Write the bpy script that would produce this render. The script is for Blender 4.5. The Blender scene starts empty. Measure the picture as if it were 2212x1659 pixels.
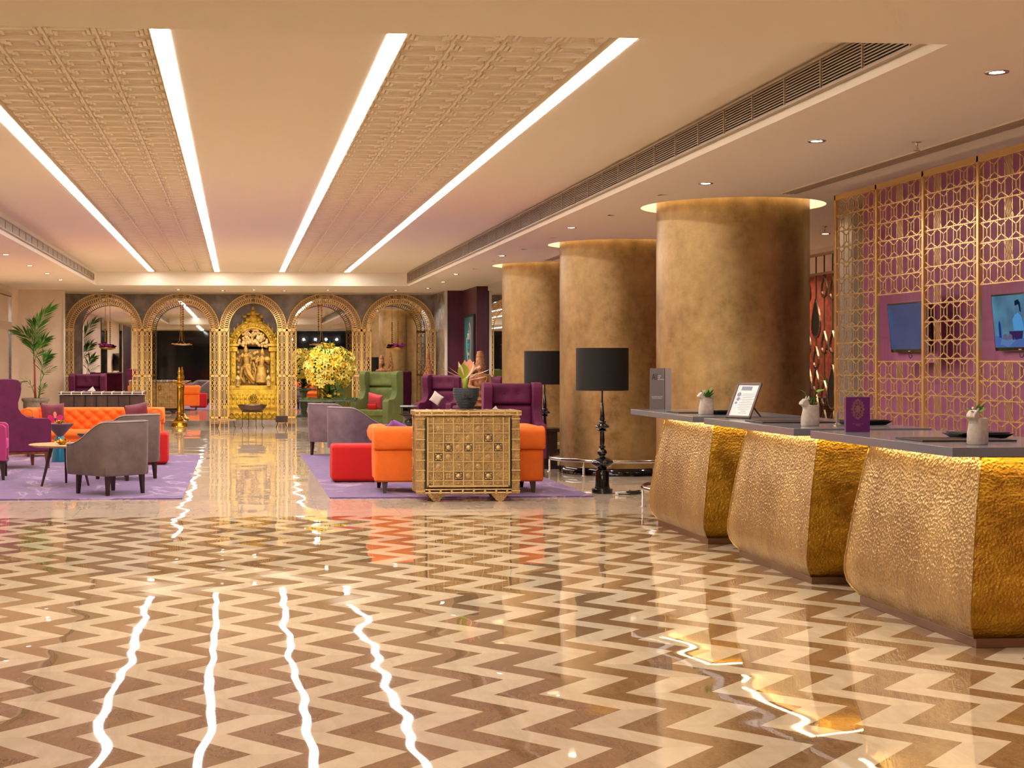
import bpy, bmesh, math, random
from mathutils import Vector, Matrix, Euler, noise
PI = math.pi
rnd = random.Random(7)
scene = bpy.context.scene
C = scene.collection

# ---------------------------------------------------------------- camera, world, exposure
cam_data = bpy.data.cameras.new('camera')
cam = bpy.data.objects.new('camera', cam_data); C.objects.link(cam)
cam.location = (0, 0, 1.5)
cam.rotation_euler = (PI/2, 0, -math.atan(218/3300))
cam_data.sensor_width = 36.0
cam_data.lens = 3300/2212*36
cam_data.shift_x = (1106-733)/2212
cam_data.shift_y = (782-829.5)/2212
cam_data.clip_start = 0.05; cam_data.clip_end = 200
scene.camera = cam
world = bpy.data.worlds.new('world'); scene.world = world
world.use_nodes = True
world.node_tree.nodes['Background'].inputs[0].default_value = (0.02, 0.02, 0.03, 1)
world.node_tree.nodes['Background'].inputs[1].default_value = 0.3
scene.view_settings.view_transform = 'Standard'
scene.view_settings.look = 'None'
scene.view_settings.gamma = 1
scene.view_settings.exposure = 0.80
scene.view_settings.use_curve_mapping = False
scene.cycles.max_bounces = 9
scene.cycles.diffuse_bounces = 5
scene.cycles.glossy_bounces = 5
scene.cycles.transmission_bounces = 6
scene.cycles.use_denoising = True
scene.cycles.sample_clamp_indirect = 6.0
scene.cycles.caustics_reflective = False
scene.cycles.caustics_refractive = False

STRIP = 19.0       # radiance of the ceiling light strips
DOWN = 62.0        # watts of a recessed downlight

def S(r, g, b):
    f = lambda c: (c/255/12.92) if c/255 <= 0.04045 else ((c/255+0.055)/1.055)**2.4
    return (f(r), f(g), f(b))

# ---------------------------------------------------------------- object helpers
class MB:
    """collects shapes and links them as one mesh object"""
    def __init__(s): s.bm = bmesh.new()
    def _add(s, vs, fs, M=None):
        bv = [s.bm.verts.new(M @ Vector(v) if M else Vector(v)) for v in vs]
        for f in fs:
            try: s.bm.faces.new([bv[i] for i in f])
            except ValueError: pass
        return bv
    def box(s, c, d, M=None, rz=0):
        x, y, z = d[0]/2, d[1]/2, d[2]/2
        R = Matrix.Translation(c) @ Matrix.Rotation(rz, 4, 'Z')
        if M: R = M @ R
        vs = [(a*x, b*y, e*z) for a in (-1, 1) for b in (-1, 1) for e in (-1, 1)]
        s._add(vs, [(0,1,3,2),(4,6,7,5),(0,4,5,1),(2,3,7,6),(0,2,6,4),(1,5,7,3)], R); return s
    def taper(s, c, d0, d1, h, M=None):
        """frustum box: bottom size d0 at c, top size d1, height h"""
        vs = []
        for (d, z) in ((d0, 0), (d1, h)):
            for a, b in ((-1,-1),(1,-1),(1,1),(-1,1)):
                vs.append((c[0]+a*d[0]/2, c[1]+b*d[1]/2, c[2]+z))
        s._add(vs, [(3,2,1,0),(4,5,6,7),(0,1,5,4),(1,2,6,5),(2,3,7,6),(3,0,4,7)], M); return s
    def leg(s, p0, p1, r0, r1, n=12, M=None):
        return s.tube([p0, p1], [r0, r1], n, M)
    def lathe(s, prof, c=(0,0,0), n=24, M=None, cap=True):
        vs, fs = [], []
        for (r, z) in prof:
            for k in range(n):
                a = 2*PI*k/n
                vs.append((c[0]+r*math.cos(a), c[1]+r*math.sin(a), c[2]+z))
        for i in range(len(prof)-1):
            for k in range(n):
                k2 = (k+1) % n
                fs.append((i*n+k, i*n+k2, (i+1)*n+k2, (i+1)*n+k))
        if cap:
            if prof[0][0] > 1e-5: fs.append(tuple(range(n-1, -1, -1)))
            if prof[-1][0] > 1e-5: fs.append(tuple((len(prof)-1)*n+k for k in range(n)))
        s._add(vs, fs, M); return s
    def tube(s, pts, r, n=8, M=None, closed=False, cap=True):
        pts = [Vector(p) for p in pts]; m = len(pts)
        rr = r if isinstance(r, (list, tuple)) else [r]*m
        vs, fs = [], []
        prev = None
        for i, p in enumerate(pts):
            if closed: t = pts[(i+1) % m]-pts[i-1]
            else: t = pts[min(i+1, m-1)]-pts[max(i-1, 0)]
            if t.length < 1e-9: t = Vector((0,0,1))
            t.normalize()
            if prev is None:
                u = t.cross(Vector((0,0,1)))
                if u.length < 1e-3: u = t.cross(Vector((1,0,0)))
            else:
                u = prev - t*prev.dot(t)
            u.normalize(); prev = u; w = t.cross(u)
            for k in range(n):
                a = 2*PI*k/n
                vs.append(p+(u*math.cos(a)+w*math.sin(a))*rr[i])
        segs = m if closed else m-1
        for i in range(segs):
            j = (i+1) % m
            for k in range(n):
                k2 = (k+1) % n
                fs.append((i*n+k, i*n+k2, j*n+k2, j*n+k))
        if not closed and cap:
            fs.append(tuple(range(n-1, -1, -1))); fs.append(tuple((m-1)*n+k for k in range(n)))
        s._add(vs, fs, M); return s
    def prism(s, poly, t, M=None):
        """poly in local XZ plane, thickness t along Y centred on 0"""
        n = len(poly)
        vs = [(p[0], -t/2, p[1]) for p in poly]+[(p[0], t/2, p[1]) for p in poly]
        fs = [tuple(range(n)), tuple(range(2*n-1, n-1, -1))]
        for i in range(n):
            j = (i+1) % n
            fs.append((i, i+n, j+n, j))
        s._add(vs, fs, M); return s
    def grid(s, fn, nu, nv, closeu=False, closev=False):
        vs = [fn(i/(nu if closeu else nu-1), j/(nv if closev else nv-1)) for j in range(nv) for i in range(nu)]
        fs = []
        for j in range(nv if closev else nv-1):
            for i in range(nu if closeu else nu-1):
                i2, j2 = (i+1) % nu, (j+1) % nv
                fs.append((j*nu+i, j*nu+i2, j2*nu+i2, j2*nu+i))
        s._add(vs, fs); return s
    def ell(s, c, r, n=12, M=None, rot=None):
        prof = [(math.sin(PI*i/n), -math.cos(PI*i/n)) for i in range(n+1)]
        R = Matrix.Translation(c)
        if rot: R = R @ Euler(rot).to_matrix().to_4x4()
        R = R @ Matrix.Diagonal((r[0], r[1], r[2], 1))
        if M: R = M @ R
        vs = [(0,0,-1)]; k0 = n+4
        for i in range(1, n):
            for k in range(k0):
                a = 2*PI*k/k0
                vs.append((prof[i][0]*math.cos(a), prof[i][0]*math.sin(a), prof[i][1]))
        vs.append((0,0,1)); fs = []
        for k in range(k0):
            k2 = (k+1) % k0
            fs.append((0, 1+k2, 1+k))
            for i in range(n-2):
                fs.append((1+i*k0+k, 1+i*k0+k2, 1+(i+1)*k0+k2, 1+(i+1)*k0+k))
            fs.append((1+(n-2)*k0+k, 1+(n-2)*k0+k2, len(vs)-1))
        s._add(vs, fs, R); return s
    def ribbon(s, pts, w, t, F, closed=False):
        """flat bar along pts (u,v) of width w, thickness t; F maps (u,v,n) to xyz"""
        m = len(pts)
        for i in range(m if closed else m-1):
            a = Vector(pts[i]).to_2d() if len(pts[i]) > 2 else Vector(pts[i]); b = Vector(pts[(i+1) % m])
            d = b-a
            if d.length < 1e-6: continue
            d.normalize(); q = Vector((-d.y, d.x))*w/2; e = d*w*0.35
            a2, b2 = a-e, b+e
            vs = []
            for nn in (-t/2, t/2):
                for P in (a2-q, b2-q, b2+q, a2+q): vs.append(F(P.x, P.y, nn))
            s._add(vs, [(3,2,1,0),(4,5,6,7),(0,1,5,4),(1,2,6,5),(2,3,7,6),(3,0,4,7)])
        return s
    def build(s, name, mat, parent=None, smooth=False, bevel=0, seg=2, sub=0, label=None, ang=None):
        bmesh.ops.recalc_face_normals(s.bm, faces=s.bm.faces)
        me = bpy.data.meshes.new(name); s.bm.to_mesh(me); s.bm.free()
        o = bpy.data.objects.new(name, me); C.objects.link(o)
        if mat: me.materials.append(mat)
        if smooth:
            for p in me.polygons: p.use_smooth = True
        if bevel:
            b = o.modifiers.new('bevel', 'BEVEL'); b.width = bevel; b.segments = seg
            b.limit_method = 'ANGLE'; b.angle_limit = math.radians(30)
            for p in me.polygons: p.use_smooth = True
            if hasattr(b, 'harden_normals'): b.harden_normals = True
        if sub:
            m = o.modifiers.new('sub', 'SUBSURF'); m.levels = sub; m.render_levels = sub
            for p in me.polygons: p.use_smooth = True
        if smooth and ang is not None:
            try: me.set_sharp_from_angle(angle=math.radians(ang))
            except Exception: pass
        if parent: o.parent = parent
        if label: o['label'] = label
        return o

def tag(o, label=None, cat=None, group=None, kind=None):
    if label: o['label'] = label
    if cat: o['category'] = cat
    if group: o['group'] = group
    if kind: o['kind'] = kind
    return o
def thing(name, label, cat, loc=(0,0,0), rz=0, group=None):
    o = bpy.data.objects.new(name, None); C.objects.link(o)
    o.empty_display_size = 0.05
    o.location = loc; o.rotation_euler = (0, 0, rz)
    return tag(o, label, cat, group)
kids = lambda r: [c for c in bpy.data.objects if c.parent is r]
def dup(r, loc, rz, label=None, group=None, scale=None):
    a = r.copy(); C.objects.link(a); a.location = loc; a.rotation_euler = (0, 0, rz)
    if scale: a.scale = scale
    if label: a['label'] = label
    if group: a['group'] = group
    for ch in kids(r):
        c = ch.copy(); C.objects.link(c); c.parent = a
        for g in kids(ch):
            d = g.copy(); C.objects.link(d); d.parent = c
    return a
def struct(o): o['kind'] = 'structure'; return o

# ---------------------------------------------------------------- materials
def nodes_of(name):
    m = bpy.data.materials.new(name); m.use_nodes = True
    nt = m.node_tree; b = nt.nodes['Principled BSDF']
    return m, nt, b
def L(nt, a, b): nt.links.new(a, b)
def N(nt, t, **k):
    n = nt.nodes.new(t)
    for a, v in k.items(): setattr(n, a, v)
    return n
def math_(nt, op, a, b=None, clamp=False):
    n = N(nt, 'ShaderNodeMath', operation=op, use_clamp=clamp)
    for i, v in enumerate((a, b)):
        if v is None: continue
        if isinstance(v, (int, float)): n.inputs[i].default_value = v
        else: L(nt, v, n.inputs[i])
    return n.outputs[0]
def mixc(nt, f, a, b):
    n = N(nt, 'ShaderNodeMix', data_type='RGBA')
    for i, v in ((0, f), (6, a), (7, b)):
        if isinstance(v, (int, float)): n.inputs[i].default_value = v
        elif isinstance(v, tuple): n.inputs[i].default_value = (*v[:3], 1)
        else: L(nt, v, n.inputs[i])
    return n.outputs[2]
def ramp(nt, f, stops):
    r = N(nt, 'ShaderNodeValToRGB'); e = r.color_ramp.elements
    while len(e) < len(stops): e.new(0.5)
    for i, (p, c) in enumerate(stops):
        e[i].position = p; e[i].color = (*c, 1) if isinstance(c, tuple) else (c, c, c, 1)
    L(nt, f, r.inputs[0]); return r.outputs[0]
def tex(nt, kind, scale, coord, detail=4, rough=0.55, stretch=None, **k):
    if stretch:
        mp = N(nt, 'ShaderNodeMapping'); mp.inputs['Scale'].default_value = stretch
        L(nt, coord, mp.inputs[0]); coord = mp.outputs[0]
    t = N(nt, {'noise': 'ShaderNodeTexNoise', 'voronoi': 'ShaderNodeTexVoronoi', 'wave': 'ShaderNodeTexWave'}[kind], **k)
    t.inputs['Scale'].default_value = scale
    if kind == 'noise': t.inputs['Detail'].default_value = detail; t.inputs['Roughness'].default_value = rough
    L(nt, coord, t.inputs['Vector'])
    return t
def bumpn(nt, h, dist, strength=1.0, normal=None):
    b = N(nt, 'ShaderNodeBump'); b.inputs['Strength'].default_value = strength
    b.inputs['Distance'].default_value = dist
    L(nt, h, b.inputs['Height'])
    if normal: L(nt, normal, b.inputs['Normal'])
    return b.outputs[0]
def M(name, base, rough=0.5, metal=0.0, var=None, bump=None, sheen=0, coat=0, spec=None, emit=None, coord='Object', rvar=0):
    """var=(colour2, scale, lo, hi[, stretch]); bump=(scale, dist[, kind[, stretch]])"""
    m, nt, b = nodes_of(name)
    b.inputs['Base Color'].default_value = (*base, 1)
    b.inputs['Roughness'].default_value = rough
    b.inputs['Metallic'].default_value = metal
    if spec is not None: b.inputs['Specular IOR Level'].default_value = spec
    if sheen:
        b.inputs['Sheen Weight'].default_value = sheen
        b.inputs['Sheen Roughness'].default_value = 0.4
        b.inputs['Sheen Tint'].default_value = (*[min(1, c*2.2+0.1) for c in base], 1)
    if coat: b.inputs['Coat Weight'].default_value = coat; b.inputs['Coat Roughness'].default_value = 0.08
    if emit: b.inputs['Emission Color'].default_value = (*emit[0], 1); b.inputs['Emission Strength'].default_value = emit[1]
    tc = N(nt, 'ShaderNodeTexCoord').outputs[coord]
    if var:
        t = tex(nt, 'noise', var[1], tc, 5, 0.6, var[4] if len(var) > 4 else None)
        f = ramp(nt, t.outputs['Fac'], [(var[2], 0.0), (var[3], 1.0)])
        L(nt, mixc(nt, f, base, var[0]), b.inputs['Base Color'])
        if rvar:
            L(nt, math_(nt, 'ADD', math_(nt, 'MULTIPLY', f, rvar), rough), b.inputs['Roughness'])
    if bump:
        k = bump[2] if len(bump) > 2 else 'noise'
        t = tex(nt, k, bump[0], tc, 4, 0.6, bump[3] if len(bump) > 3 else None)
        h = t.outputs['Distance'] if k == 'voronoi' else t.outputs['Fac'] if k != 'wave' else t.outputs['Fac']
        L(nt, bumpn(nt, h, bump[1]), b.inputs['Normal'])
    return m
def emis(name, col, s):
    m = bpy.data.materials.new(name); m.use_nodes = True; nt = m.node_tree
    nt.nodes.remove(nt.nodes['Principled BSDF'])
    e = N(nt, 'ShaderNodeEmission'); e.inputs[0].default_value = (*col, 1); e.inputs[1].default_value = s
    L(nt, e.outputs[0], nt.nodes['Material Output'].inputs[0]); return m

paint = M('ceiling_paint', S(238, 226, 206), 0.85, bump=(90, 0.0004))
paint_side = M('soffit_paint', S(238, 226, 206), 0.85)
wall_beige = M('beige_wallpaper', S(236, 216, 194), 0.75, var=(S(226, 204, 180), 3, 0.35, 0.7), bump=(140, 0.0006))
stone = M('grey_marble_wall', S(134, 124, 118), 0.22, var=(S(186, 174, 166), 2.6, 0.42, 0.75), bump=(8, 0.0006))
white_trim = M('white_trim_paint', S(225, 215, 205), 0.5)
purple_wall = M('purple_wall_panel', S(92, 40, 62), 0.35, var=(S(78, 34, 52), 1.5, 0.4, 0.6))
pink_wall = M('mauve_wall_laminate', S(180, 104, 148), 0.42, var=(S(168, 96, 138), 4, 0.4, 0.65, (1, 6, 0.4)))
red_wall = M('red_wall_fabric', S(120, 48, 26), 0.6, var=(S(170, 66, 34), 14, 0.45, 0.6), bump=(60, 0.002))
mirror = M('mirror_glass', (0.78, 0.77, 0.74), 0.012, 1.0)
dark_glass = M('dark_glass', (0.006, 0.007, 0.008), 0.05)
gold_leaf = M('gold_leaf_column', (0.54, 0.345, 0.13), 0.36, 0.62, var=((0.34, 0.20, 0.066), 1.6, 0.35, 0.72), bump=(30, 0.0012), rvar=0.08)
brass_screen = M('brass_screen_metal', S(234, 196, 128), 0.26, 0.65)
brass_arch = M('gilded_arch_metal', S(252, 208, 124), 0.42, 0.2)
brass = M('polished_brass', S(222, 170, 62), 0.16, 1.0)
steel = M('polished_steel', (0.62, 0.58, 0.54), 0.14, 1.0)
black_gloss = M('black_lacquer', (0.004, 0.004, 0.004), 0.08, coat=0.5)
black_matt = M('black_matt', (0.012, 0.012, 0.012), 0.6)
shade_black = M('black_lamp_shade_fabric', S(24, 23, 22), 0.8, bump=(260, 0.0008))
velvet_purple = M('purple_velvet', S(106, 16, 72), 0.7, var=(S(84, 8, 54), 6, 0.35, 0.7), sheen=0.25, bump=(220, 0.0006))
velvet_pink = M('magenta_velvet', S(176, 50, 112), 0.7, sheen=0.45, bump=(220, 0.0006))
velvet_grey = M('grey_velvet', S(108, 92, 88), 0.75, var=(S(88, 74, 70), 7, 0.35, 0.7), sheen=0.5, bump=(240, 0.0006))
velvet_mauve = M('mauve_grey_velvet', S(118, 98, 106), 0.75, var=(S(96, 78, 86), 7, 0.35, 0.7), sheen=0.5, bump=(240, 0.0006))
velvet_green = M('green_velvet', S(118, 128, 70), 0.75, var=(S(96, 108, 54), 6, 0.35, 0.7), sheen=0.4, bump=(240, 0.0006))
orange = M('orange_wool', S(242, 116, 26), 0.8, var=(S(234, 104, 20), 9, 0.35, 0.7), sheen=0.2, bump=(300, 0.0008))
red_fab = M('red_wool', S(198, 14, 12), 0.8, sheen=0.2, bump=(300, 0.0008))
piping_grey = M('light_grey_piping', S(176, 160, 152), 0.7)
wood_dark = M('dark_walnut', S(58, 34, 26), 0.4, var=(S(42, 24, 18), 14, 0.4, 0.6, (1, 1, 0.15)))
wood_red = M('red_brown_wood', S(140, 72, 32), 0.4, var=(S(112, 54, 24), 14, 0.4, 0.6, (0.15, 1, 1)))
wood_light = M('light_oak', S(214, 176, 124), 0.45, var=(S(192, 150, 98), 18, 0.4, 0.6, (0.2, 1, 1)))
chest_dark = M('aged_dark_wood', S(52, 36, 34), 0.6, var=(S(74, 54, 50), 10, 0.4, 0.7, (1, 1, 0.2)), bump=(40, 0.002))
grey_quartz = M('grey_quartz_top', S(104, 106, 114), 0.2, var=(S(146, 148, 156), 240, 0.55, 0.72), coat=0.3)
bronze = M('bronze_plinth', S(128, 94, 66), 0.3, 0.6)
leather_dark = M('dark_leather', S(42, 32, 32), 0.35, bump=(200, 0.0004))
purple_card = M('purple_card', S(92, 22, 88), 0.4)
gold_print = M('gold_print', S(196, 148, 96), 0.35, 0.6)
white_print = M('white_print', S(225, 220, 216), 0.6)
black_print = M('black_print', S(26, 22, 24), 0.5)
grey_card = M('grey_card', S(118, 108, 106), 0.45)
concrete = M('pale_concrete', S(206, 192, 178), 0.8, var=(S(186, 172, 158), 30, 0.4, 0.65), bump=(90, 0.0008))
leaf_green = M('leaf_green', S(88, 152, 48), 0.45, var=(S(56, 118, 36), 12, 0.4, 0.6))
leaf_dark = M('leaf_dark_green', S(44, 104, 44), 0.45, var=(S(84, 138, 54), 9, 0.4, 0.6))
stem_green = M('stem_green', S(120, 150, 60), 0.5)
stem_red = M('red_brown_stem', S(150, 70, 40), 0.5)
lily_yellow = M('yellow_petals', S(252, 204, 0), 0.55, var=(S(250, 222, 90), 20, 0.35, 0.65))
lily_pale = M('pale_yellow_petals', S(250, 236, 140), 0.55, var=(S(248, 226, 80), 20, 0.4, 0.7))
orchid = M('purple_petals', S(170, 50, 150), 0.5)
slate = M('slate_ceramic', S(58, 66, 76), 0.5, var=(S(38, 44, 52), 12, 0.35, 0.7), bump=(60, 0.001))
teal = M('teal_lacquer', S(0, 112, 140), 0.28, coat=0.3)
taupe_metal = M('taupe_metal', S(128, 106, 100), 0.42, 0.35)
pot_stone = M('weathered_stone_pot', S(150, 138, 124), 0.9, var=(S(112, 102, 92), 6, 0.35, 0.7), bump=(20, 0.006))
verdigris = M('verdigris_stone', S(104, 120, 104), 0.6, var=(S(70, 86, 76), 8, 0.4, 0.65), bump=(30, 0.003))
shrine_gold = M('gilded_carving', S(240, 204, 64), 0.45, 0.15, var=(S(200, 158, 50), 9, 0.42, 0.66), bump=(45, 0.004))
shrine_fig = M('gilded_figures', S(228, 188, 96), 0.42, 0.1, var=(S(184, 144, 72), 10, 0.42, 0.66), bump=(50, 0.006))
shrine_leaf = M('gilded_canopy', S(240, 212, 146), 0.45, 0.1, var=(S(180, 136, 70), 14, 0.4, 0.65))
shrine_back = M('dark_niche', S(150, 122, 70), 0.7, bump=(30, 0.01))
carved_wood = M('carved_sandalwood', S(196, 138, 90), 0.6, var=(S(150, 94, 56), 14, 0.4, 0.66), bump=(50, 0.004))
chest_brass = None
grille_metal = M('vent_aluminium', S(168, 148, 124), 0.45, 0.2)
grille_dark = M('vent_dark_cavity', (0.012, 0.009, 0.007), 0.9)
iron = M('dark_iron', S(52, 44, 40), 0.5, 0.6)
bowl_metal = M('aged_bowl_metal', S(112, 92, 82), 0.32, 0.8)
cushion_mauve = M('mauve_cushion', S(136, 74, 88), 0.65, var=(S(118, 62, 76), 8, 0.4, 0.6), sheen=0.2)
cushion_pink = M('coral_pink_cushion', S(232, 84, 100), 0.65, sheen=0.2)
cushion_violet = M('violet_cushion', S(140, 86, 168), 0.6, sheen=0.2)
cushion_magenta = M('magenta_print', S(226, 60, 150), 0.6)
cushion_peach = M('peach_print', S(250, 176, 140), 0.6)
cushion_blue = M('blue_print', S(50, 90, 130), 0.6)
anth_pink = M('salmon_bract', S(226, 140, 110), 0.5, var=(S(210, 170, 130), 14, 0.4, 0.65))
anth_cream = M('cream_bract', S(226, 206, 160), 0.5)
anth_green = M('lime_leaf', S(150, 164, 44), 0.45, var=(S(200, 120, 90), 30, 0.6, 0.7))
strip_emit = emis('light_strip_glow', (1.0, 0.95, 0.90), STRIP)
down_emit = emis('downlight_glow', (1.0, 0.90, 0.76), 14)
cove_emit = emis('cove_glow', (1.0, 0.80, 0.52), 9)

def gold_leaf_material():
    m, nt, b = nodes_of('gold_leaf_column')
    tc = N(nt, 'ShaderNodeTexCoord').outputs['Object']
    big = tex(nt, 'noise', 1.3, tc, 6, 0.62); fine = tex(nt, 'noise', 9, tc, 6, 0.72)
    streak = tex(nt, 'noise', 3.0, tc, 5, 0.65, (1, 1, 0.25))
    f = math_(nt, 'ADD', math_(nt, 'MULTIPLY', big.outputs['Fac'], 0.45), math_(nt, 'ADD', math_(nt, 'MULTIPLY', fine.outputs['Fac'], 0.30), math_(nt, 'MULTIPLY', streak.outputs['Fac'], 0.25)))
    c = ramp(nt, f, [(0.38, (0.22, 0.125, 0.042)), (0.48, (0.40, 0.255, 0.10)), (0.62, (0.56, 0.375, 0.165))])
    L(nt, c, b.inputs['Base Color'])
    b.inputs['Metallic'].default_value = 0.6
    L(nt, ramp(nt, fine.outputs['Fac'], [(0.3, 0.28), (0.7, 0.46)]), b.inputs['Roughness'])
    L(nt, bumpn(nt, fine.outputs['Fac'], 0.0022), b.inputs['Normal'])
    return m
gold_leaf = gold_leaf_material()
def brass_hammer(name, base, dark, cell, dist, stretch, rough):
    m, nt, b = nodes_of(name)
    tc = N(nt, 'ShaderNodeTexCoord').outputs['Object']
    t = tex(nt, 'noise', 3.2, tc, 6, 0.62, stretch)
    f = ramp(nt, t.outputs['Fac'], [(0.34, 0.0), (0.68, 1.0)])
    L(nt, mixc(nt, f, dark, base), b.inputs['Base Color'])
    b.inputs['Metallic'].default_value = 0.85; b.inputs['Roughness'].default_value = rough
    v = tex(nt, 'voronoi', cell, tc)
    n2 = tex(nt, 'noise', 9, tc, 6, 0.7, stretch); n2.inputs['Distortion'].default_value = 1.6
    h = math_(nt, 'ADD', math_(nt, 'MULTIPLY', v.outputs['Distance'], 0.65), math_(nt, 'MULTIPLY', n2.outputs['Fac'], 1.0))
    L(nt, bumpn(nt, h, dist), b.inputs['Normal'])
    return m
desk_front = brass_hammer('hammered_pale_brass', S(200, 166, 104), S(158, 124, 72), 54, 0.0075, (1, 1, 0.4), 0.32)
desk_side = brass_hammer('hammered_deep_brass', S(204, 158, 48), S(150, 106, 24), 64, 0.007, (1, 1, 2.2), 0.32)

chest_strap = M('chest_strap_brass', S(214, 182, 120), 0.4, 0.5, bump=(70, 0.003))
chest_pale = M('chest_pale_square', S(190, 160, 106), 0.45, 0.4, bump=(90, 0.006))
def chest_metal():
    m, nt, b = nodes_of('embossed_chest_brass')
    tc = N(nt, 'ShaderNodeTexCoord').outputs['Object']
    t = tex(nt, 'noise', 9, tc, 5, 0.6)
    f = ramp(nt, t.outputs['Fac'], [(0.36, 0.0), (0.66, 1.0)])
    w = tex(nt, 'voronoi', 62, tc)
    d = ramp(nt, w.outputs['Distance'], [(0.05, 0.35), (0.5, 1.0)])
    col = mixc(nt, f, S(150, 118, 72), S(200, 166, 104))
    mul = N(nt, 'ShaderNodeMix', data_type='RGBA', blend_type='MULTIPLY'); mul.inputs[0].default_value = 0.55
    L(nt, col, mul.inputs[6]); L(nt, d, mul.inputs[7]); L(nt, mul.outputs[2], b.inputs['Base Color'])
    b.inputs['Metallic'].default_value = 0.45; b.inputs['Roughness'].default_value = 0.42
    L(nt, bumpn(nt, w.outputs['Distance'], 0.006), b.inputs['Normal'])
    return m
chest_brass = chest_metal()

def floor_material(chevron):
    m, nt, b = nodes_of('polished_marble_'+('chevron' if chevron else 'cream'))
    tc = N(nt, 'ShaderNodeTexCoord').outputs['Object']
    sp = N(nt, 'ShaderNodeSeparateXYZ'); L(nt, tc, sp.inputs[0])
    X, Y = sp.outputs[0], sp.outputs[1]
    vein = tex(nt, 'noise', 7, tc, 9, 0.72, (1.0, 0.35, 1))
    vein.inputs['Distortion'].default_value = 1.2
    soft = tex(nt, 'noise', 1.1, tc, 3, 0.5)
    if chevron:
        tri = math_(nt, 'DIVIDE', math_(nt, 'PINGPONG', Y, 0.325), 0.325)
        u = math_(nt, 'ADD', math_(nt, 'SUBTRACT', X, 1.05), math_(nt, 'MULTIPLY', tri, 0.30))
        u = math_(nt, 'DIVIDE', u, 0.4)
        brown = math_(nt, 'LESS_THAN', math_(nt, 'FRACT', u), 0.5)
        # every slab its own tone
        idx = math_(nt, 'FLOOR', math_(nt, 'MULTIPLY', u, 2)); idy = math_(nt, 'FLOOR', math_(nt, 'DIVIDE', Y, 0.325))
        cb = N(nt, 'ShaderNodeCombineXYZ'); L(nt, idx, cb.inputs[0]); L(nt, idy, cb.inputs[1])
        wn = N(nt, 'ShaderNodeTexWhiteNoise', noise_dimensions='2D'); L(nt, cb.outputs[0], wn.inputs['Vector'])
        fv = ramp(nt, vein.outputs['Fac'], [(0.38, 0.0), (0.66, 1.0)])
        vv = tex(nt, 'noise', 26, tc, 8, 0.75, (1, 0.6, 1)); vv.inputs['Distortion'].default_value = 1.0
        line = ramp(nt, vv.outputs['Fac'], [(0.47, 0.0), (0.50, 1.0), (0.53, 0.0)])
        br = mixc(nt, fv, S(126, 94, 62), S(148, 114, 78))
        br = mixc(nt, math_(nt, 'MULTIPLY', line, 0.22), br, S(196, 164, 126))
        fc = ramp(nt, vein.outputs['Fac'], [(0.36, 0.0), (0.7, 1.0)])
        cr = mixc(nt, fc, S(206, 186, 154), S(222, 203, 172))
        col = mixc(nt, brown, cr, br)
        hsv = N(nt, 'ShaderNodeHueSaturation')
        L(nt, math_(nt, 'ADD', math_(nt, 'MULTIPLY', wn.outputs['Value'], 0.16), 0.92), hsv.inputs['Value'])
        L(nt, col, hsv.inputs['Color']); L(nt, hsv.outputs[0], b.inputs['Base Color'])
    else:
        fc = ramp(nt, vein.outputs['Fac'], [(0.34, 0.0), (0.7, 1.0)])
        cr = mixc(nt, fc, S(206, 184, 160), S(224, 204, 180))
        gx = math_(nt, 'LESS_THAN', math_(nt, 'FRACT', math_(nt, 'DIVIDE', X, 0.8)), 0.006)
        gy = math_(nt, 'LESS_THAN', math_(nt, 'FRACT', math_(nt, 'DIVIDE', Y, 0.8)), 0.01)
        g = math_(nt, 'MAXIMUM', gx, gy)
        L(nt, mixc(nt, math_(nt, 'MULTIPLY', g, 0.4), cr, S(140, 116, 92)), b.inputs['Base Color'])
    b.inputs['Roughness'].default_value = 0.02
    b.inputs['IOR'].default_value = 1.55
    # slight unevenness of the polished slabs: wavy reflections
    w1 = tex(nt, 'noise', 1.25, tc, 0, 0.4, (1, 1, 1))
    w2 = tex(nt, 'noise', 2.8, tc, 0, 0.4, (1, 1, 1))
    h = math_(nt, 'ADD', w1.outputs['Fac'], math_(nt, 'MULTIPLY', w2.outputs['Fac'], 0.22))
    L(nt, bumpn(nt, h, 0.0085 if chevron else 0.0055), b.inputs['Normal'])
    return m
floor_chev = floor_material(True)
floor_cream = floor_material(False)

def rug_material():
    m, nt, b = nodes_of('purple_rug_pile')
    tc = N(nt, 'ShaderNodeTexCoord').outputs['Object']
    t = tex(nt, 'noise', 1.5, tc, 5, 0.6, (1, 0.5, 1)); t.inputs['Distortion'].default_value = 1.4
    f = ramp(nt, t.outputs['Fac'], [(0.555, 0.0), (0.60, 1.0), (0.64, 0.0)])
    t2 = tex(nt, 'noise', 7, tc, 4, 0.6)
    base = mixc(nt, ramp(nt, t2.outputs['Fac'], [(0.35, 0.0), (0.65, 1.0)]), S(104, 76, 126), S(128, 97, 150))
    L(nt, mixc(nt, math_(nt, 'MULTIPLY', f, 0.75), base, S(196, 172, 196)), b.inputs['Base Color'])
    b.inputs['Roughness'].default_value = 0.95
    b.inputs['Sheen Weight'].default_value = 0.3
    n = tex(nt, 'noise', 150, tc, 2, 0.6)
    L(nt, bumpn(nt, n.outputs['Fac'], 0.004), b.inputs['Normal'])
    return m
rug_mat = rug_material()

# ---------------------------------------------------------------- the room shell
ZL, ZH = 3.10, 3.38           # low soffit, raised ceiling
XL, XR = -2.96, 3.57          # sides of the raised ceiling
YB, YF = 32.05, 7.35          # its far and near ends
YW = 36.25                    # back wall
WL, WR = -4.85, 9.0
COLS = [(5.07, 15.42), (5.13, 20.48), (5.13, 25.05)]
CR = 0.765

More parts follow.
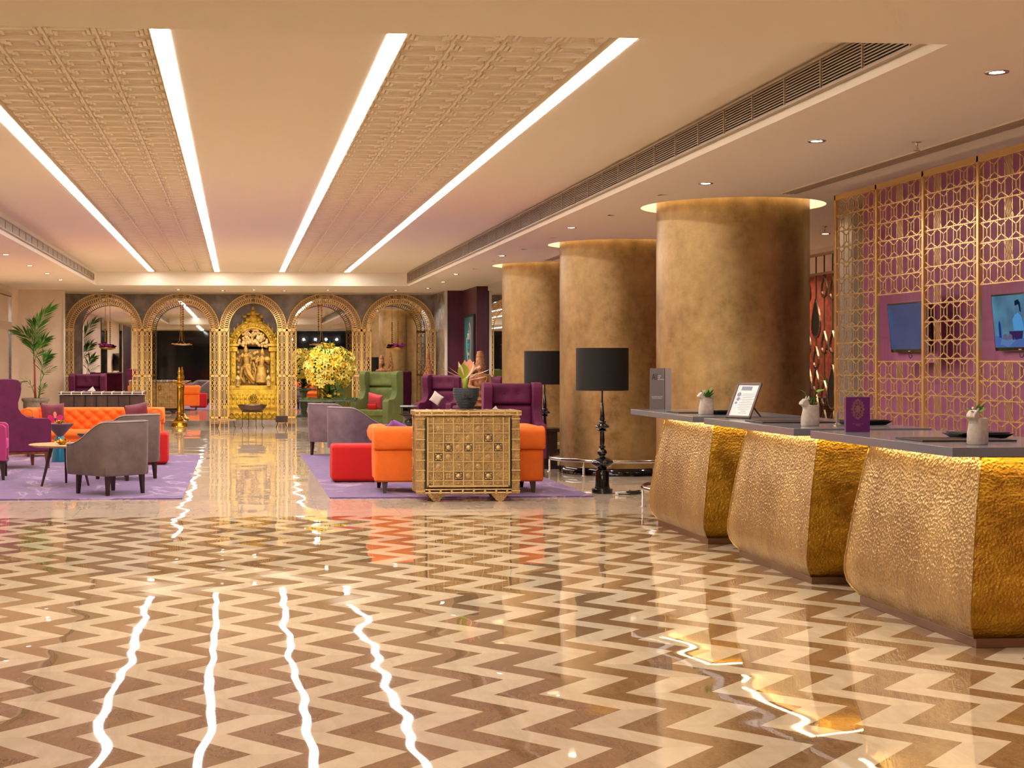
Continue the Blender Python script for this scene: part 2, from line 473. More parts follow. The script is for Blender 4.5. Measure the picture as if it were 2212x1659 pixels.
def build_floor():
    mb = MB()
    mb._add([(WL-.3,-6.3,0),(WR+.3,-6.3,0),(WR+.3,14.85,0),(WL-.3,14.85,0),(WR+.3,YW+.3,0),(WL-.3,YW+.3,0)], [(0,1,2,3),(3,2,4,5)])
    o = struct(mb.build('floor', floor_chev))
    o.data.materials.append(floor_cream)
    for p in o.data.polygons:
        if p.center.y > 14.85: p.material_index = 1
build_floor()

TB = [(-1.738, -0.505), (0.970, 2.200)]; TD = 0.05       # recessed bands of relief tiles
def quad(mb, x0, x1, y0, y1, z): mb._add([(x0,y0,z),(x1,y0,z),(x1,y1,z),(x0,y1,z)], [(0,1,2,3)])
def build_ceiling():
    mb = MB()
    mb._add([(WL,-6,ZL),(XR,-6,ZL),(XR,7.48,ZL),(XL,7.32,ZL),(WL,7.32,ZL)], [(0,1,2,3,4)])
    quad(mb, WL, XL, 7.32, YW, ZL)
    quad(mb, XL, XR, YB, YW, ZL)
    # right soffit, round openings above the columns
    hc, RH = 1.05, 0.925
    quad(mb, XR, 4.02, -6, YW, ZL); quad(mb, 6.2, WR, -6, YW, ZL)
    y = -6
    for (cx, cy) in COLS:
        quad(mb, 4.02, 6.2, y, cy-hc, ZL)
        n = 64; vs = []; per = []
        for k in range(n):
            a = 2*PI*(k+0.5)/n; ca, sa = math.cos(a), math.sin(a)
            vs.append((cx+RH*ca, cy+RH*sa, ZL))
        for k in range(n):
            a = 2*PI*(k+0.5)/n; ca, sa = math.cos(a), math.sin(a)
            q = 1/max(abs(ca), abs(sa))
            px, py = ca*q, sa*q
            X0, X1 = 4.02, 6.2
            xx = cx+px*((X1-cx) if px > 0 else (cx-X0)); yy = cy+py*hc
            vs.append((xx, yy, ZL))
        for k in range(n):
            vs.append((vs[k][0], vs[k][1], ZL+0.16))
        fs = []
        for k in range(n):
            k2 = (k+1) % n
            fs.append((k, k2, n+k2, n+k)); fs.append((k, k2, 2*n+k2, 2*n+k))
        fs.append(tuple(2*n+k for k in range(n)))
        mb._add(vs, fs)
        y = cy+hc
    quad(mb, 4.02, 6.2, y, YW, ZL)
    # raised part and its sides
    mb._add([(XL,7.32,ZH),(XR,7.48,ZH),(XR,YB,ZH),(XL,YB,ZH),(XL,7.32,ZL),(XR,7.48,ZL),(XR,YB,ZL),(XL,YB,ZL)],
            [(0,1,5,4),(1,2,6,5),(2,3,7,6),(3,0,4,7)])
    xs = [XL, TB[0][0], TB[0][1], TB[1][0], TB[1][1], XR]
    fy = lambda x: 7.32+0.16*(x-XL)/(XR-XL)
    for k in range(5):
        a, b = xs[k], xs[k+1]; z = ZH+TD if k in (1, 3) else ZH
        mb._add([(a, fy(a), z), (b, fy(b), z), (b, YB, z), (a, YB, z)], [(0,1,2,3)])
        if k in (1, 3):
            for x in (a, b): mb._add([(x, fy(x), ZH), (x, YB, ZH), (x, YB, z), (x, fy(x), z)], [(0,1,2,3)])
            mb._add([(a, fy(a), ZH), (b, fy(b), ZH), (b, fy(b), z), (a, fy(a), z)], [(0,1,2,3)])
            mb._add([(a, YB, ZH), (b, YB, ZH), (b, YB, z), (a, YB, z)], [(0,1,2,3)])
    o = struct(mb.build('ceiling', paint))
build_ceiling()

def build_tiles(x0, name):
    """relief ceiling tiles 30 cm square, four across"""
    mb = MB()
    def tile(cx, cy):
        # two lens shaped ridges with stepped fans at both ends
        z = ZH+TD-0.001
        for k, (hy, hz) in enumerate(((0.072, 0.012), (0.050, 0.026), (0.028, 0.042))):
            vs, n = [], 8
            L_ = 0.146-0.016*k
            for s in (-1, 1):
                for i in range(n+1):
                    t = -1+2*i/n
                    vs.append((cx+t*L_, cy+s*hy*(1-abs(t)**2.2)*1.0+s*0.003, z-hz))
            m = n+1
            fs = [(i, i+1, m+i+1, m+i) for i in range(n)]
            base = [(v[0], v[1]+(0.006 if v[1] > cy else -0.006), z) for v in vs]
            allv = vs+base
            for i in range(n):
                fs.append((i, i+1, 2*m+i+1, 2*m+i)); fs.append((m+i, m+i+1, 3*m+i+1, 3*m+i))
            mb._add(allv, fs)
        for sx in (-1, 1):
            for k in range(3):
                w = 0.030; xx = cx+sx*(0.134-0.026*k)
                for sy in (-1, 1):
                    ln = 0.082-0.014*k
                    mb.box((xx, cy+sy*(0.148-ln/2), z-0.009-0.004*k), (0.019, ln, 0.018+0.008*k))
    y = 7.55
    while y < YB-0.05:
        for i in range(4): tile(x0+0.15+0.305*i, y)
        y += 0.30
    for i in range(1, 4):
        mb.box((x0+0.305*i-0.0025, (7.5+YB)/2, ZH+TD-0.016), (0.012, YB-7.5, 0.032))
    return struct(mb.build(name, paint))
build_tiles(-1.732, 'trim_1'); build_tiles(0.975, 'trim_2')

def wall_box(name, lo, hi, m):
    mb = MB(); mb.box([(a+b)/2 for a, b in zip(lo, hi)], [b-a for a, b in zip(lo, hi)])
    return struct(mb.build(name, m))
wall_box('wall_back', (WL, YW, 0), (4.66, YW+0.2, ZL+0.3), stone)
wall_box('baseboard_back', (WL, YW-0.04, 0), (4.66, YW, 0.115), stone)
wall_box('wall_corner', (WL, 34.15, 0), (-3.87, 34.32, ZL), wall_beige)
wall_box('trim_3', (-3.87, 34.13, 0), (-3.845, 34.34, ZL), white_trim)
wall_box('wall_left', (WL-0.15, -6, 0), (WL, YW, ZL), wall_beige)
wall_box('wall_right', (WR, -6, 0), (WR+0.15, YW, ZL), wall_beige)
wall_box('wall_front', (WL, -6.2, 0), (WR, -6, ZL), dark_glass)
wall_box('wall_purple', (4.66, 34.0, 0), (5.10, YW+0.2, ZL), purple_wall)
wall_box('trim_4', (4.61, 33.96, 0), (4.67, 34.0, ZL), white_trim)
wall_box('wall_jamb', (4.62, 34.0, 0), (4.66, YW, ZL), stone)
wall_box('wall_poster', (5.02, 32.0, 0), (5.3, 34.0, ZL), purple_wall)
wall_box('wall_mirrored', (5.14, 26.0, 0), (5.4, 32.0, ZL), mirror)
wall_box('wall_rear_right', (5.3, 31.8, 0), (WR, 32.0, ZL), wall_beige)
wall_box('wall_reception', (5.92, 4.0, 0), (6.1, 14.15, ZL), pink_wall)
wall_box('trim_5', (6.2, 15.1, 0), (6.55, 15.45, ZL), white_trim)
wall_box('wall_red', (8.2, 12.0, 0), (8.35, 31.0, 2.75), red_wall)
wall_box('trim_6', (8.12, 19.6, 0), (8.2, 19.75, 2.75), wood_red)
wall_box('wall_red_upper', (8.2, 12.0, 2.75), (8.35, 31.0, ZL), wall_beige)
# white frame line above the mirrored wall and around the poster wall

# openings on the left wall (they show in the arch mirrors)
for i, (y0, y1, m) in enumerate(((15.7, 18.1, dark_glass), (8.6, 9.8, dark_glass), (3.2, 7.6, purple_wall))):
    wall_box('window_%d' % (i+1), (WL, y0, 0.02), (WL+0.03, y1, ZL-0.05), m)
mbw = MB()
for y in (30.75, 32.72): mbw.box((WL+0.03, y, 1.45), (0.06, 0.05, 2.9))
mbw.box((WL+0.03, 31.73, 2.92), (0.06, 2.0, 0.06)); mbw.box((WL+0.04, 31.73, 2.26), (0.05, 1.95, 0.16))
wf = struct(mbw.build('window_4', steel))
mbw = MB(); mbw.box((WL+0.02, 31.73, 1.45), (0.02, 1.9, 2.86)); struct(mbw.build('window_5', mirror))

# arch shaped mirrors on the back wall
ARCH = [(-3.09, 0.885), (-1.3175, 0.8825), (0.34, 0.775), (1.98, 0.865), (3.7075, 0.8625)]
ZSP, RY = 2.25, 0.825
for i, (cx, hw) in enumerate(ARCH):
    if i == 2: continue
    w = hw-0.10; x0, x1 = cx*1.028-w, cx*1.028+w
    if i == 0: x0 = -3.66
    mb = MB(); poly = [(x0, 0.115), (x1, 0.115)]
    for k in range(25):
        a = PI*k/24; poly.append(((x0+x1)/2+(x1-x0)/2*math.cos(a), ZSP+0.03+(RY-0.09)*math.sin(a)))
    mb.prism(poly, 0.02, Matrix.Translation((0, YW-0.012, 0)))
    o = mb.build('mirror_pane', mirror)
    tag(o, ['arched mirror behind the leftmost gilded arch, reflecting the palm', 'arched mirror behind the second arch from the left, mostly dark', '',
            'arched mirror behind the arch right of the shrine, reflecting the yellow flowers', 'arched mirror behind the rightmost gilded arch, reflecting a black lamp shade'][i], 'mirror', 'arched wall mirrors')

# ---------------------------------------------------------------- lights
for i, x in enumerate((-1.80, -0.443, 0.908, 2.262)):
    mb = MB(); mb.box((x, (YB-0.22+7.3)/2, ZH-0.002), (0.10, YB-0.22-7.3, 0.002))
    o = mb.build('light_strip', strip_emit)
    tag(o, 'long white ceiling light strip, '+['leftmost of the four', 'second from the left, beside the left tile band', 'third from the left, beside the right tile band', 'rightmost of the four'][i], 'light', 'linear ceiling lights')
for i, x in enumerate((-1.80, -0.443, 0.908, 2.262)):  # strips added behind the viewer to light the near floor and desks
    mb = MB(); mb.box((x, 0.0, ZL-0.003), (0.10, 9.0, 0.003))
    tag(mb.build('light_strip', strip_emit), 'added white light strip in the low ceiling over the entrance end, '+['leftmost', 'second from the left', 'third from the left', 'rightmost'][i], 'light', 'added strips lighting the foreground')

def downlight(x, y, label, power=DOWN*1.15, group='recessed downlights', col=(1.0, 0.88, 0.74), size=120):
    t = thing('downlight', label, 'light', (x, y, ZL), 0, group)
    MB().lathe([(0.040, -0.004), (0.062, -0.007), (0.066, 0.0)], n=28, cap=False).build('trim_ring', steel, t, smooth=True)
    MB().lathe([(0.0, -0.003), (0.042, -0.003)], n=24, cap=False).build('lens', down_emit, t)
    l = bpy.data.lights.new('spot', 'SPOT'); l.energy = power; l.color = col; l.spot_size = math.radians(size); l.spot_blend = 0.8; l.shadow_soft_size = 0.04
    o = bpy.data.objects.new('spot', l); C.objects.link(o); o.parent = t; o.location = (0, 0, -0.012)
    return t
for i, y in enumerate((0.3, 2.93, 5.55)): downlight(4.175, y, 'round recessed downlight over the entrance end, '+['first', 'second', 'third'][i]+' behind the viewer')
for i, y in enumerate((8.17, 10.80, 13.43)):
    downlight(4.175, y, 'round recessed downlight in the right soffit, '+['nearest, top right corner', 'middle of three', 'just in front of the nearest column'][i])
for i, y in enumerate((17.95, 22.75, 27.6)): downlight(3.95, y, 'round recessed downlight in the soffit beside the gilded columns, '+['nearest', 'middle', 'farthest'][i])
downlight(4.08, 30.3, 'small round downlight near the purple wall, nearer of two')
downlight(4.10, 32.9, 'small round downlight near the purple wall, farther of two')
for i, y in enumerate((13.6, 16.0, 18.4, 20.8)): downlight(-3.46, y, 'round recessed downlight in the left soffit outside the frame, '+['nearest', 'second', 'third', 'farthest'][i])
for i, y in enumerate((23.0, 25.6, 27.9, 30.0)):
    downlight(-3.45, y, 'small round downlight in the left soffit, '+['nearest, at the left edge', 'second from the left edge', 'third from the left edge', 'farthest, above the palm'][i])
downlight(7.6, 21.3, 'small downlight beyond the nearest column, above the teardrop screen', 85)
downlight(7.3, 16.2, 'added downlight brightening the red wall behind the teardrop screen', 85)  # extra lamp, added to brighten the red wall
downlight(7.3, 18.6, 'added downlight over the sideboard, hidden behind the nearest column', 85)  # extra lamp, added to lift the dark area beyond the column
for y in (30.6,): downlight(7.3, y, 'downlight beyond the columns at the far right')
for x, n_ in ((-1.32, 'before the second arch'), (1.98, 'right of the shrine'), (0.34, 'before the golden shrine'), (-3.0, 'before the leftmost arch'), (3.5, 'before the rightmost arch')):
    downlight(x, 33.9, 'round downlight in the band '+n_, 75)
for i, x in enumerate((-0.35, 1.03)):  # extra pair of spots, added to brighten the shrine
    t = downlight(x, 34.3, 'added spotlight brightening the golden shrine, '+['left', 'right'][i], 80, size=60)
    for c in kids(t):
        if c.type == 'LIGHT': c.rotation_euler = (math.radians(42), 0, math.radians(22 if i == 0 else -22)*-1)

# bright round lamps beyond the entrance glass: they show in the arch mirrors
for i, x in enumerate((2.75, 3.35, 3.95, 4.5, 5.05)):
    o = MB().ell((x, -5.9, 2.66), (0.032, 0.032, 0.032), 8).build('entrance_lamp', emis('entrance_lamp_glow', (0.9, 0.95, 1.0), 60) if i == 0 else bpy.data.materials['entrance_lamp_glow'])
    tag(o, 'small white lamp at the entrance, '+['leftmost', 'second from the left', 'middle', 'fourth from the left', 'rightmost'][i]+' in the mirrored row', 'lamp', 'entrance lamps')

# ---------------------------------------------------------------- air vents
def vent_vertical(x, y0, y1, z0, z1, side, label):
    t = thing('air_vent', label, 'vent', (x, (y0+y1)/2, z0), 0, 'linear air vents')
    ln = y1-y0; h = z1-z0; s = side
    MB().box((s*0.004, 0, h/2), (0.006, ln, h)).build('cavity', grille_dark, t)
    mb = MB(); n = 10
    for k in range(n): mb.box((s*0.024, 0, h*(k+0.5)/n), (0.007, ln, 0.0075))
    tag(mb.build('louvre', grille_metal, t))
    mb = MB(); y = -ln/2+0.3
    while y < ln/2: mb.box((s*0.028, y, h/2), (0.016, 0.012, h)); y += 0.62
    mb.box((s*0.024, 0, -0.006), (0.03, ln, 0.014)); mb.box((s*0.024, 0, h+0.006), (0.03, ln, 0.014))
    mb.box((s*0.024, -ln/2, h/2), (0.03, 0.014, h)); mb.box((s*0.024, ln/2, h/2), (0.03, 0.014, h))
    mb.build('frame', grille_metal, t)
vent_vertical(XR, 7.55, 33.1-1.2, 3.165, 3.345, -1, 'long black and cream louvred air vent along the right soffit')
vent_vertical(XL, 7.4, 31.3, 3.175, 3.285, 1, 'long grey louvred air vent along the left soffit')
def vent_slot(x, y0, y1, label):
    t = thing('slot_vent', label, 'vent', (x, (y0+y1)/2, ZL), 0, 'ceiling slot vents')
    ln = y1-y0
    MB().box((0, 0, -0.002), (0.15, ln, 0.004)).build('cavity', M('slot_cavity', S(150, 128, 106), 0.8), t)
    mb = MB()
    for k in range(4): mb.box((-0.055+0.037*k, 0, -0.008), (0.010, ln, 0.010))
    mb.build('louvre', M('slot_louvre', S(176, 154, 132), 0.5), t)
    mb = MB()
    for sx in (-1, 1): mb.box((sx*0.08, 0, -0.006), (0.012, ln, 0.010))
    for sy in (-1, 1): mb.box((0, sy*ln/2, -0.006), (0.17, 0.012, 0.010))
    mb.build('frame', paint_side, t)
vent_slot(5.2, 4.0, 14.15, 'dark narrow slot vent in the ceiling before the lattice screen')
vent_slot(4.85, 22.3, 23.7, 'short slot vent between the two farthest columns')
def sprinkler(x, y, label):
    t = thing('sprinkler', label, 'sprinkler', (x, y, ZL), 0, 'fire sprinklers')
    MB().lathe([(0.035, 0), (0.03, -0.006), (0.008, -0.01), (0.008, -0.045), (0.014, -0.05), (0.006, -0.055)], n=14).build('body', steel, t, smooth=True)
    MB().lathe([(0.024, -0.062), (0.026, -0.066), (0.003, -0.067)], n=12).build('deflector', steel, t)
sprinkler(4.92, 10.8, 'small chrome ceiling sprinkler beside the slot vent')
sprinkler(6.9, 17.6, 'small ceiling sprinkler between the nearest column and the lattice')
# added unseen fill light at the lattice foot, to brighten the mauve wall
def area(name, loc, rot, sx, sy, power, col, parent=None):
    l = bpy.data.lights.new(name, 'AREA'); l.shape = 'RECTANGLE'; l.size = sx; l.size_y = sy; l.energy = power; l.color = col
    o = bpy.data.objects.new(name, l); C.objects.link(o); o.location = loc; o.rotation_euler = rot
    if parent: o.parent = parent
    return o
t = thing('added_wall_fill', 'added unseen fill light between the lattice screens and the mauve wall', 'light', (5.78, 10.8, 0))
MB().box((0, 0, 0.02), (0.08, 6.4, 0.04)).build('housing', white_trim, t)
area('wall_fill_light', (0, 0, 0.045), (0, PI, 0), 0.06, 6.3, 10, (1.0, 0.88, 0.80), t)

# ---------------------------------------------------------------- gilded columns with foot rails
def column(x, y, label):
    t = thing('gilded_column', label, 'column', (x, y, 0), 0, 'gilded round columns')
    MB().lathe([(CR, 0.10), (CR, ZL+0.16)], n=96, cap=False).build('shaft', gold_leaf, t, smooth=True)
    MB().lathe([(CR+0.006, 0.0), (CR+0.006, 0.10), (CR-0.01, 0.102)], n=96, cap=False).build('base_band', black_gloss, t, smooth=True)
    MB().lathe([(CR-0.001, ZL+0.13), (CR+0.04, ZL+0.13), (CR+0.04, ZL+0.15), (CR-0.001, ZL+0.15)], n=64, cap=False).build('cove_light', cove_emit, t)
def foot_rail(x, y, label):
    t = thing('foot_rail', label, 'rail', (x, y, 0), 0, 'chrome foot rails')
    R = 0.90
    MB().tube([(R*math.cos(2*PI*k/72), R*math.sin(2*PI*k/72), 0.20) for k in range(72)], 0.026, 12, closed=True).build('ring', steel, t, smooth=True)
    for k in range(6):
        a = 2*PI*(k+0.1)/6 + PI*0.9
        c = (R*math.cos(a), R*math.sin(a))
        MB().lathe([(0.034, 0), (0.034, 0.006), (0.014, 0.010), (0.014, 0.19)], c=(c[0], c[1], 0), n=14).build('post', steel, t, smooth=True)
labs = ['nearest and largest gilded round column, behind the desks', 'middle gilded round column, behind the front floor lamp', 'farthest gilded round column, behind the wing chair']
for (x, y), l in zip(COLS, labs):
    column(x, y, l)
foot_rail(*COLS[0], 'polished foot rail ring around the nearest column, left end showing beside the desk')
foot_rail(*COLS[1], 'polished foot rail ring around the middle column')
foot_rail(*COLS[2], 'polished foot rail ring around the farthest column')

# ---------------------------------------------------------------- gilded arches before the back wall
YA = 35.25
def oval(cu, cv, ru, rv, n=8, rot=0):
    out = []
    for k in range(n):
        a = 2*PI*(k+0.5)/n
        x, y = ru*math.cos(a), rv*math.sin(a)
        out.append((cu+x*math.cos(rot)-y*math.sin(rot), cv+x*math.sin(rot)+y*math.cos(rot)))
    return out
def arch(cx, hw, label):
    t = thing('gilded_arch', label, 'arch', (cx, YA, 0), 0, 'gilded lattice arches before the back wall')
    F = lambda u, v, n: Vector((u, n, v))
    TH = 0.03; LW = 0.22
    for sgn in (-1, 1):
        mb = MB()
        xo, xi = sgn*(hw-0.014), sgn*(hw-LW+0.008)
        xm = (xo+xi)/2
        for xx, w in ((xo, 0.022), (xi, 0.022), (xm, 0.015)): mb.ribbon([(xx, 0.0), (xx, ZSP)], w, TH, F)
        for z, w in ((ZSP-0.015, 0.05), (1.18, 0.04), (0.22, 0.045), (0.13, 0.012), (0.165, 0.012), (0.095, 0.012)):
            mb.ribbon([(xo, z), (xi, z)], w, TH, F)
        for q in (0, 1):
            cu = (xo+xm)/2 if q == 0 else (xm+xi)/2
            def chain(z0, z1, pat):
                n = sum(pat_[1] for pat_ in pat); z = z0
                for kind, h in pat:
                    hh = (z1-z0)*h/n
                    if kind == 'o':
                        mb.ribbon(oval(cu, z+hh/2, 0.031, hh*0.46, 6, PI/6*0), 0.012, TH*0.7, F, closed=True)
                    else:
                        for d in (-0.018, 0.018): mb.ribbon([(cu+d, z), (cu+d, z+hh)], 0.009, TH*0.7, F)
                        pass
                    z += hh
            chain(1.20, ZSP-0.04, [('o', 1), ('o', 1), ('o', 1), ('l', 1.5), ('o', 1), ('o', 1), ('l', 1.2), ('o', 1)])
            chain(0.245, 1.16, [('l', 1.2), ('o', 1), ('o', 1), ('l', 1.4), ('o', 1), ('o', 1), ('l', 0.6)])
        mb.build('lattice_leg', brass_arch, t)
    mb = MB(); n = 40
    def ell(k, n, off): a = PI*k/n; return ((hw-off)*math.cos(a), ZSP+(RY-off)*math.sin(a))
    for off, w in ((0.008, 0.018), (0.112, 0.013), (LW-0.008, 0.018)):
        mb.ribbon([ell(k, n, off) for k in range(n+1)], w, TH, F)
    m = 40
    for k in range(m):
        a = PI*(k+0.5)/m
        if abs(a-PI/2) < 0.20: continue
        cxx, cz = (hw-0.059)*math.cos(a), ZSP+(RY-0.059)*math.sin(a)
        mb.ribbon(oval(cxx, cz, 0.043, 0.021, 7, a), 0.010, TH*0.7, F, closed=True)
    for k in range(46):
        a = PI*(k+0.5)/46
        if abs(a-PI/2) < 0.10: continue
        p0 = ((hw-0.116)*math.cos(a), ZSP+(RY-0.116)*math.sin(a)); p1 = ((hw-LW+0.008)*math.cos(a), ZSP+(RY-LW+0.008)*math.sin(a))
        mb.ribbon([p0, p1], 0.016, TH*0.7, F)
    for dx in (-0.16, 0.16): mb.ribbon(oval(dx, ZSP+RY-0.062, 0.052, 0.052, 12), 0.011, TH, F, closed=True)
    mb.ribbon(oval(0, ZSP+RY-0.045, 0.085, 0.032, 12), 0.010, TH, F, closed=True)
    mb.ribbon(oval(0, ZSP+RY-0.150, 0.055, 0.040, 12), 0.010, TH, F, closed=True)
    for s in (-1, 1):
        mb.ribbon([(s*0.03, ZSP+RY-0.12), (s*0.07, ZSP+RY-0.08), (s*0.11, ZSP+RY-0.10)], 0.010, TH, F)
    mb.build('lattice_crown', brass_arch, t)
for (cx, hw), l in zip(ARCH, ['leftmost gilded lattice arch, in front of the palm reflection', 'second gilded lattice arch from the left, behind the tall brass lamp', 'middle gilded lattice arch framing the golden shrine',
                              'gilded lattice arch just right of the shrine, behind the yellow flowers', 'rightmost gilded lattice arch, beside the grey marble and purple wall']):
    arch(cx, hw, l)

# ---------------------------------------------------------------- hanging lamps in the arches
def beads(mb, z0, z1, r):
    z = z0
    while z < z1: mb.ell((0, 0, z), (r, r, r*1.15), 5); z += r*2.6
def hanging_tray(x, label):
    t = thing('hanging_lamp', label, 'lamp', (x, YA+0.3, 1.90), 0, 'hanging brass lamps')
    mb = MB(); mb.tube([(0, 0, 0.45), (0, 0, ZL-1.90)], 0.005, 6); beads(mb, 0.46, 1.0, 0.022); mb.build('chain', brass, t, smooth=True)
    mb = MB(); mb.lathe([(0.0, 0.0), (0.10, 0.004), (0.17, 0.012), (0.19, 0.02), (0.16, 0.02), (0.0, 0.012)], n=20)
    for k in range(12):
        a = 2*PI*k/12; mb.ell((0.195*math.cos(a), 0.195*math.sin(a), 0.02), (0.028, 0.028, 0.013), 5)
    mb.build('tray', brass, t, smooth=True)
    mb = MB()
    for s in (-1, 1): mb.tube([(s*0.08, 0, 0.03), (s*0.03, 0, 0.10), (0, 0, 0.46)], 0.005, 6)
    mb.build('hanger', brass, t)
hanging_tray(-1.33, 'brass hanging tray lamp with beaded chain inside the second arch from the left')
hanging_tray(1.93, 'brass hanging tray lamp with beaded chain inside the arch right of the shrine')
def hanging_flowers(x, label, r):
    t = thing('hanging_flower_bowl', label, 'lamp', (x, YA+0.3, 1.82), 0, 'hanging bowls of purple flowers')
    mb = MB(); mb.tube([(0, 0, 0.05), (0, 0, ZL-1.82)], 0.005, 6); beads(mb, 0.16, 0.66, 0.018); mb.build('chain', brass, t, smooth=True)
    MB().lathe([(0.0, -0.03), (r*0.6, -0.015), (r, 0.02), (r*0.9, 0.02), (0, 0)], n=18).build('bowl', brass, t, smooth=True)
    mb = MB()
    for k in range(34):
        a = rnd.uniform(0, 2*PI); q = r*math.sqrt(rnd.random())
        mb.ell((q*math.cos(a), q*math.sin(a), 0.05+rnd.uniform(-.015, .05)), (0.03, 0.03, 0.02), 4)
    tag(mb.build('petals', orchid, t), kind='stuff')
hanging_flowers(-3.07, 'hanging bowl of purple flowers on a gold chain inside the leftmost arch', 0.15)
hanging_flowers(3.72, 'hanging bowl of purple flowers on a beaded chain inside the rightmost arch', 0.17)

# ---------------------------------------------------------------- upholstered furniture
def leg_mb(x, y, h, w0, w1, sx=0, sy=0):
    mb = MB(); vs = []
    for z, w, k in ((0, w0, 1), (h, w1, 0)):
        for a, b in ((-1,-1),(1,-1),(1,1),(-1,1)): vs.append((x+sx*k+a*w/2, y+sy*k+b*w/2, z))
    mb._add(vs, [(3,2,1,0),(4,5,6,7),(0,1,5,4),(1,2,6,5),(2,3,7,6),(3,0,4,7)])
    return mb
def cushion_mb(w, h, t, n=14):
    """pillow lying in XZ plane, thickness along Y"""
    mb = MB()
    for s in (-1, 1):
        def fn(u, v):
            a, b = 2*u-1, 2*v-1
            e = (1-a**4)*(1-b**4)
            px = a*w/2*(1-0.10*(1-abs(b)**2)*abs(a)**3*0.9-0.02); pz = b*h/2*(1-0.10*(1-abs(a)**2)*abs(b)**3)
            return (px, s*t/2*max(0, e)**0.55, pz)
        mb.grid(fn, n, n)
    bmesh.ops.remove_doubles(mb.bm, verts=mb.bm.verts, dist=1e-4)
    return mb
def place(o, loc, rot): o.location = loc; o.rotation_euler = rot; return o

# ---- tub chair, facing +Y
def tub_chair(label, fab, legm, loc, rz, group):
    t = thing('tub_chair', label, 'chair', loc, rz, group)
    W, D, H, TH = 0.70, 0.70, 0.83, 0.085
    a, b = W/2, D/2
    path = []
    n1, n2 = 9, 11
    rc = 0.17
    for i in range(n1): path.append((-a, b-(D-rc-0.0)*i/(n1-1)))
    for i in range(1, n2): an = PI*0.5*i/(n2-1); path.append((-a+rc-rc*math.cos(an), -b+rc-rc*math.sin(an)))
    for i in range(1, 9): path.append((-a+rc+(W-2*rc)*i/8, -b))
    for i in range(1, n2): an = PI*0.5*i/(n2-1); path.append((a-rc+rc*math.sin(an), -b+rc-rc*math.cos(an)))
    for i in range(1, n1): path.append((a, -b+rc+(D-rc)*i/(n1-1)))
    m = len(path)
    def hgt(y):
        u = max(0, min(1, (y+b-0.06)/(D-0.12)))
        s = u*u*(3-2*u)
        return H-(H-0.57)*(0.25*u+0.75*s)
    mb = MB(); rows = []; top_out = []
    for i in range(m):
        x, y = path[i]
        tx, ty = path[min(i+1, m-1)][0]-path[max(i-1, 0)][0], path[min(i+1, m-1)][1]-path[max(i-1, 0)][1]
        l = math.hypot(tx, ty); nx, ny = ty/l, -tx/l    # outward? decide by centre
        if nx*x+ny*y < 0: nx, ny = -nx, -ny
        h = hgt(y)
        tp = 0.03
        P = lambda off, z: (x-nx*off, y-ny*off, z)
        prof = [P(0.045, 0.215), P(0.016, 0.225), P(0.006, 0.30), P(0.0, (0.3+h)/2), P(0.0, h-0.035), P(0.012, h-0.008), P(TH*0.45, h+0.004), P(TH-0.012, h-0.01), P(TH, h-0.04), P(TH, 0.32)]
        rows.append(prof); top_out.append(P(0.004, h-0.012))
    k = len(rows[0])
    vs = [p for r in rows for p in r]
    fs = [(i*k+j, i*k+j+1, (i+1)*k+j+1, (i+1)*k+j) for i in range(m-1) for j in range(k-1)]
    fs.append(tuple(range(k))); fs.append(tuple((m-1)*k+j for j in range(k)))
    mb._add(vs, fs)
    mb.build('shell', fab, t, smooth=True, ang=50)
    MB().tube(top_out, 0.0055, 6).build('piping', piping_grey, t, smooth=True)
    MB().tube([rows[0][j] for j in range(1, 9)], 0.004, 6).build('piping', piping_grey, t, smooth=True)
    MB().tube([rows[-1][j] for j in range(1, 9)], 0.004, 6).build('piping', piping_grey, t, smooth=True)
    MB().box((0, 0.01, 0.27), (W-0.07, D-0.08, 0.11)).build('seat_base', fab, t, bevel=0.02)
    MB().box((0, 0.05, 0.385), (W-2*TH-0.005, D-TH-0.06, 0.13)).build('seat_cushion', fab, t, bevel=0.035, seg=4)
    for sx in (-1, 1):
        for sy in (-1, 1): leg_mb(sx*0.248, sy*0.248, 0.215, 0.032, 0.05, sx*0.008, sy*0.008).build('leg', legm, t)
    return t
g = 'grey tub chairs on the left rug'
A1 = math.radians(45)
tub_chair('grey velvet tub chair with pale piping on the left rug, nearest, beside the oak table', velvet_grey, wood_dark, (-1.445, 17.42, 0.016), A1, g)
tub_chair('grey velvet tub chair on the left rug, behind the nearer grey one', velvet_grey, wood_dark, (-1.42, 19.55, 0.016), math.radians(50), g)
g = 'mauve grey tub chairs on the right rug'
tub_chair('mauve grey tub chair beside the red pouf, nearer of two on the right rug', velvet_mauve, wood_dark, (1.72, 22.45, 0.016), math.radians(-62), g)
tub_chair('mauve grey tub chair behind another, nearest the flower table', velvet_mauve, wood_dark, (1.53, 24.35, 0.016), math.radians(-50), g)

